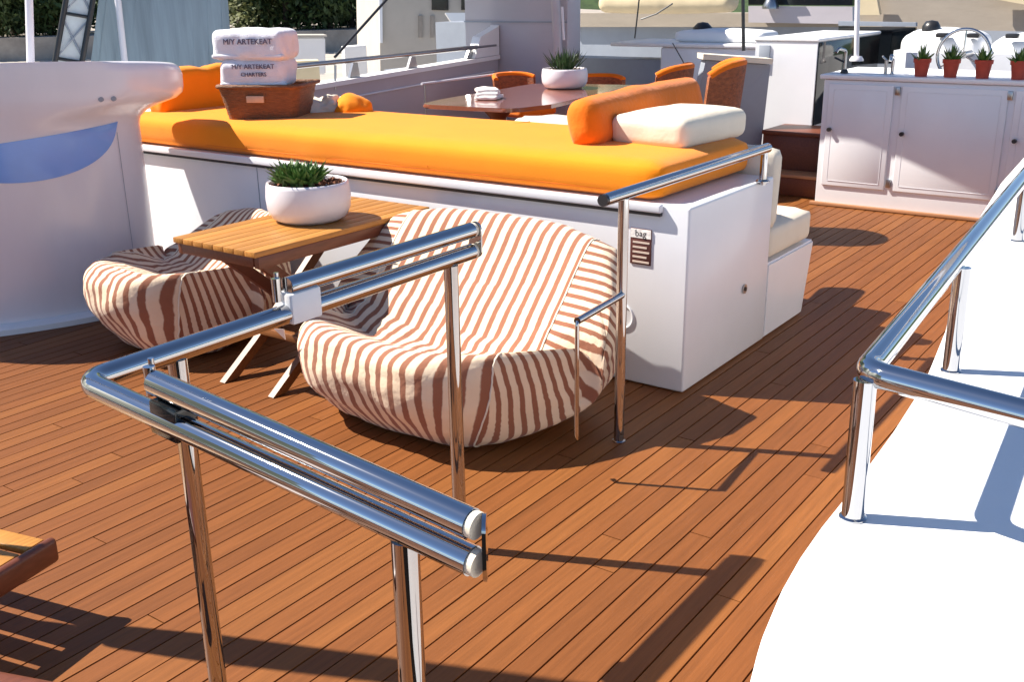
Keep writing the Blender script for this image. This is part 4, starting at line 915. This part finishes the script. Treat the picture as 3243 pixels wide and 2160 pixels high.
for lb, a, b in (('thin slack mooring line hanging from the taupe awning edge', (13.800, 7.613, 1.237), (13.800, 7.111, 1.453)), ('thin grey shroud rising behind the deck locker', (13.500, 7.543, 0.986), (13.500, 7.463, 1.756))):
    bm = new(); tube(bm, [a, V(a).lerp(V(b), 0.5) - V((0, 0, 0.03)), b], 0.012, 6); tag(obj('mooring_line', bm, M['dark'], None, 40), lb, 'line')
fd = thing('winch', 'small dark winch on the white coachroof right of the bimini pole', 'winch', (15.100, 6.177, 1.373))
bm = new(); lathe(bm, [(0.0001, 0.22), (0.10, 0.22), (0.11, 0.18), (0.07, 0.12), (0.12, 0.02), (0.12, -0.02), (0.0001, -0.02)], (0, 0, 0), 16); obj('drum', bm, M['steeld'], fd, 40, False)
bm = new(); tube(bm, [(0, 0, 0.225), (0.0, -0.3, 0.24)], 0.025, 8); obj('handle', bm, M['dark'], fd, 40, False)

# trees on the terrace
def leaves_mesh(seed, n, r, h):
    rr = random.Random(seed); vl = []; fl = []
    clumps = [(V((rr.gauss(0, 0.45) * r, rr.gauss(0, 0.45) * r, rr.uniform(0.05, 1) * h)), rr.uniform(0.35, 0.75) * r * 0.6) for _ in range(16)]
    for k in range(n):
        c, cr2 = rr.choice(clumps); d = V((rr.gauss(0, 1), rr.gauss(0, 1), rr.gauss(0, 1))).normalized() * cr2 * rr.random() ** 0.4
        p = c + d; s = rr.uniform(0.10, 0.24); a = V((rr.gauss(0, 1), rr.gauss(0, 1), rr.gauss(0, 1))).normalized(); b = a.cross(V((rr.random(), rr.random(), 1))).normalized()
        i = len(vl); vl += [tuple(p - a * s), tuple(p + b * s * 0.5), tuple(p + a * s), tuple(p - b * s * 0.5)]; fl.append((i, i + 1, i + 2, i + 3))
    me = bpy.data.meshes.new('crown'); me.from_pydata(vl, [], fl); return me
crowns = []
for k in range(4):
    me = leaves_mesh(20 + k, 3400, 2.6, 4.6); me.materials.append(M['tree2'] if k == 1 else M['tree']); crowns.append(me)
tr_lab = {0: 'dark leafy tree', 1: 'yellowish green leafy tree', 2: 'dark dense tree', 3: 'dark open tree'}
spots = [((28.679, 52.702), 0), ((29.865, 53.189), 1), ((30.139, 51.881), 2), ((31.420, 52.285), 3), ((32.737, 52.653), 0), ((38.613, 45.924), 1), ((40.221, 45.862), 0), ((40.439, 44.325), 2), ((41.996, 44.242), 3), ((42.167, 42.684), 0), ((43.732, 42.527), 2), ((43.910, 40.889), 0), ((31.976, 57.737), 2), ((33.514, 56.858), 0), ((43.038, 50.037), 2), ((44.967, 48.311), 0), ((46.856, 46.481), 2)]
where = ['first from the left edge', 'second from the left edge', 'just right of the pale antenna pole', 'left of the gangway', 'directly behind the gangway', 'just right of the canvas screen', 'above the left part of the towels', 'above the right part of the towels', 'above the white box', 'right of the white box', 'left of the rigging stay', 'behind the rigging stay', 'in the back row at the left edge', 'in the back row by the antenna pole', 'in the back row beside the screen', 'in the back row above the towels', 'in the back row by the rigging stay']
for (p_, k), w_ in zip(spots, where):
    t = thing('tree', tr_lab[k] + ' on the terrace, ' + w_, 'tree', (p_[0], p_[1], -0.15), random.random() * 6, 'trees on the harbour terrace')
    o = bpy.data.objects.new('crown', crowns[k]); C.objects.link(o); o.parent = t; o.location = (0, 0, 0.25); s3 = random.uniform(0.85, 1.15); o.scale = (s3, s3, random.uniform(0.9, 1.2))
    bm = new(); tube(bm, [(0, 0, -0.02), (0.05, 0.03, 1.4), (0.1, -0.1, 3.4)], 0.17, 8, True, 0.06); tube(bm, [(0.04, 0.02, 1.0), (0.7, 0.4, 2.6)], 0.08, 6, True, 0.03); tube(bm, [(0.04, 0.02, 1.2), (-0.7, -0.3, 2.8)], 0.07, 6, True, 0.03); obj('trunk', bm, M['bark'], t, 60, False)
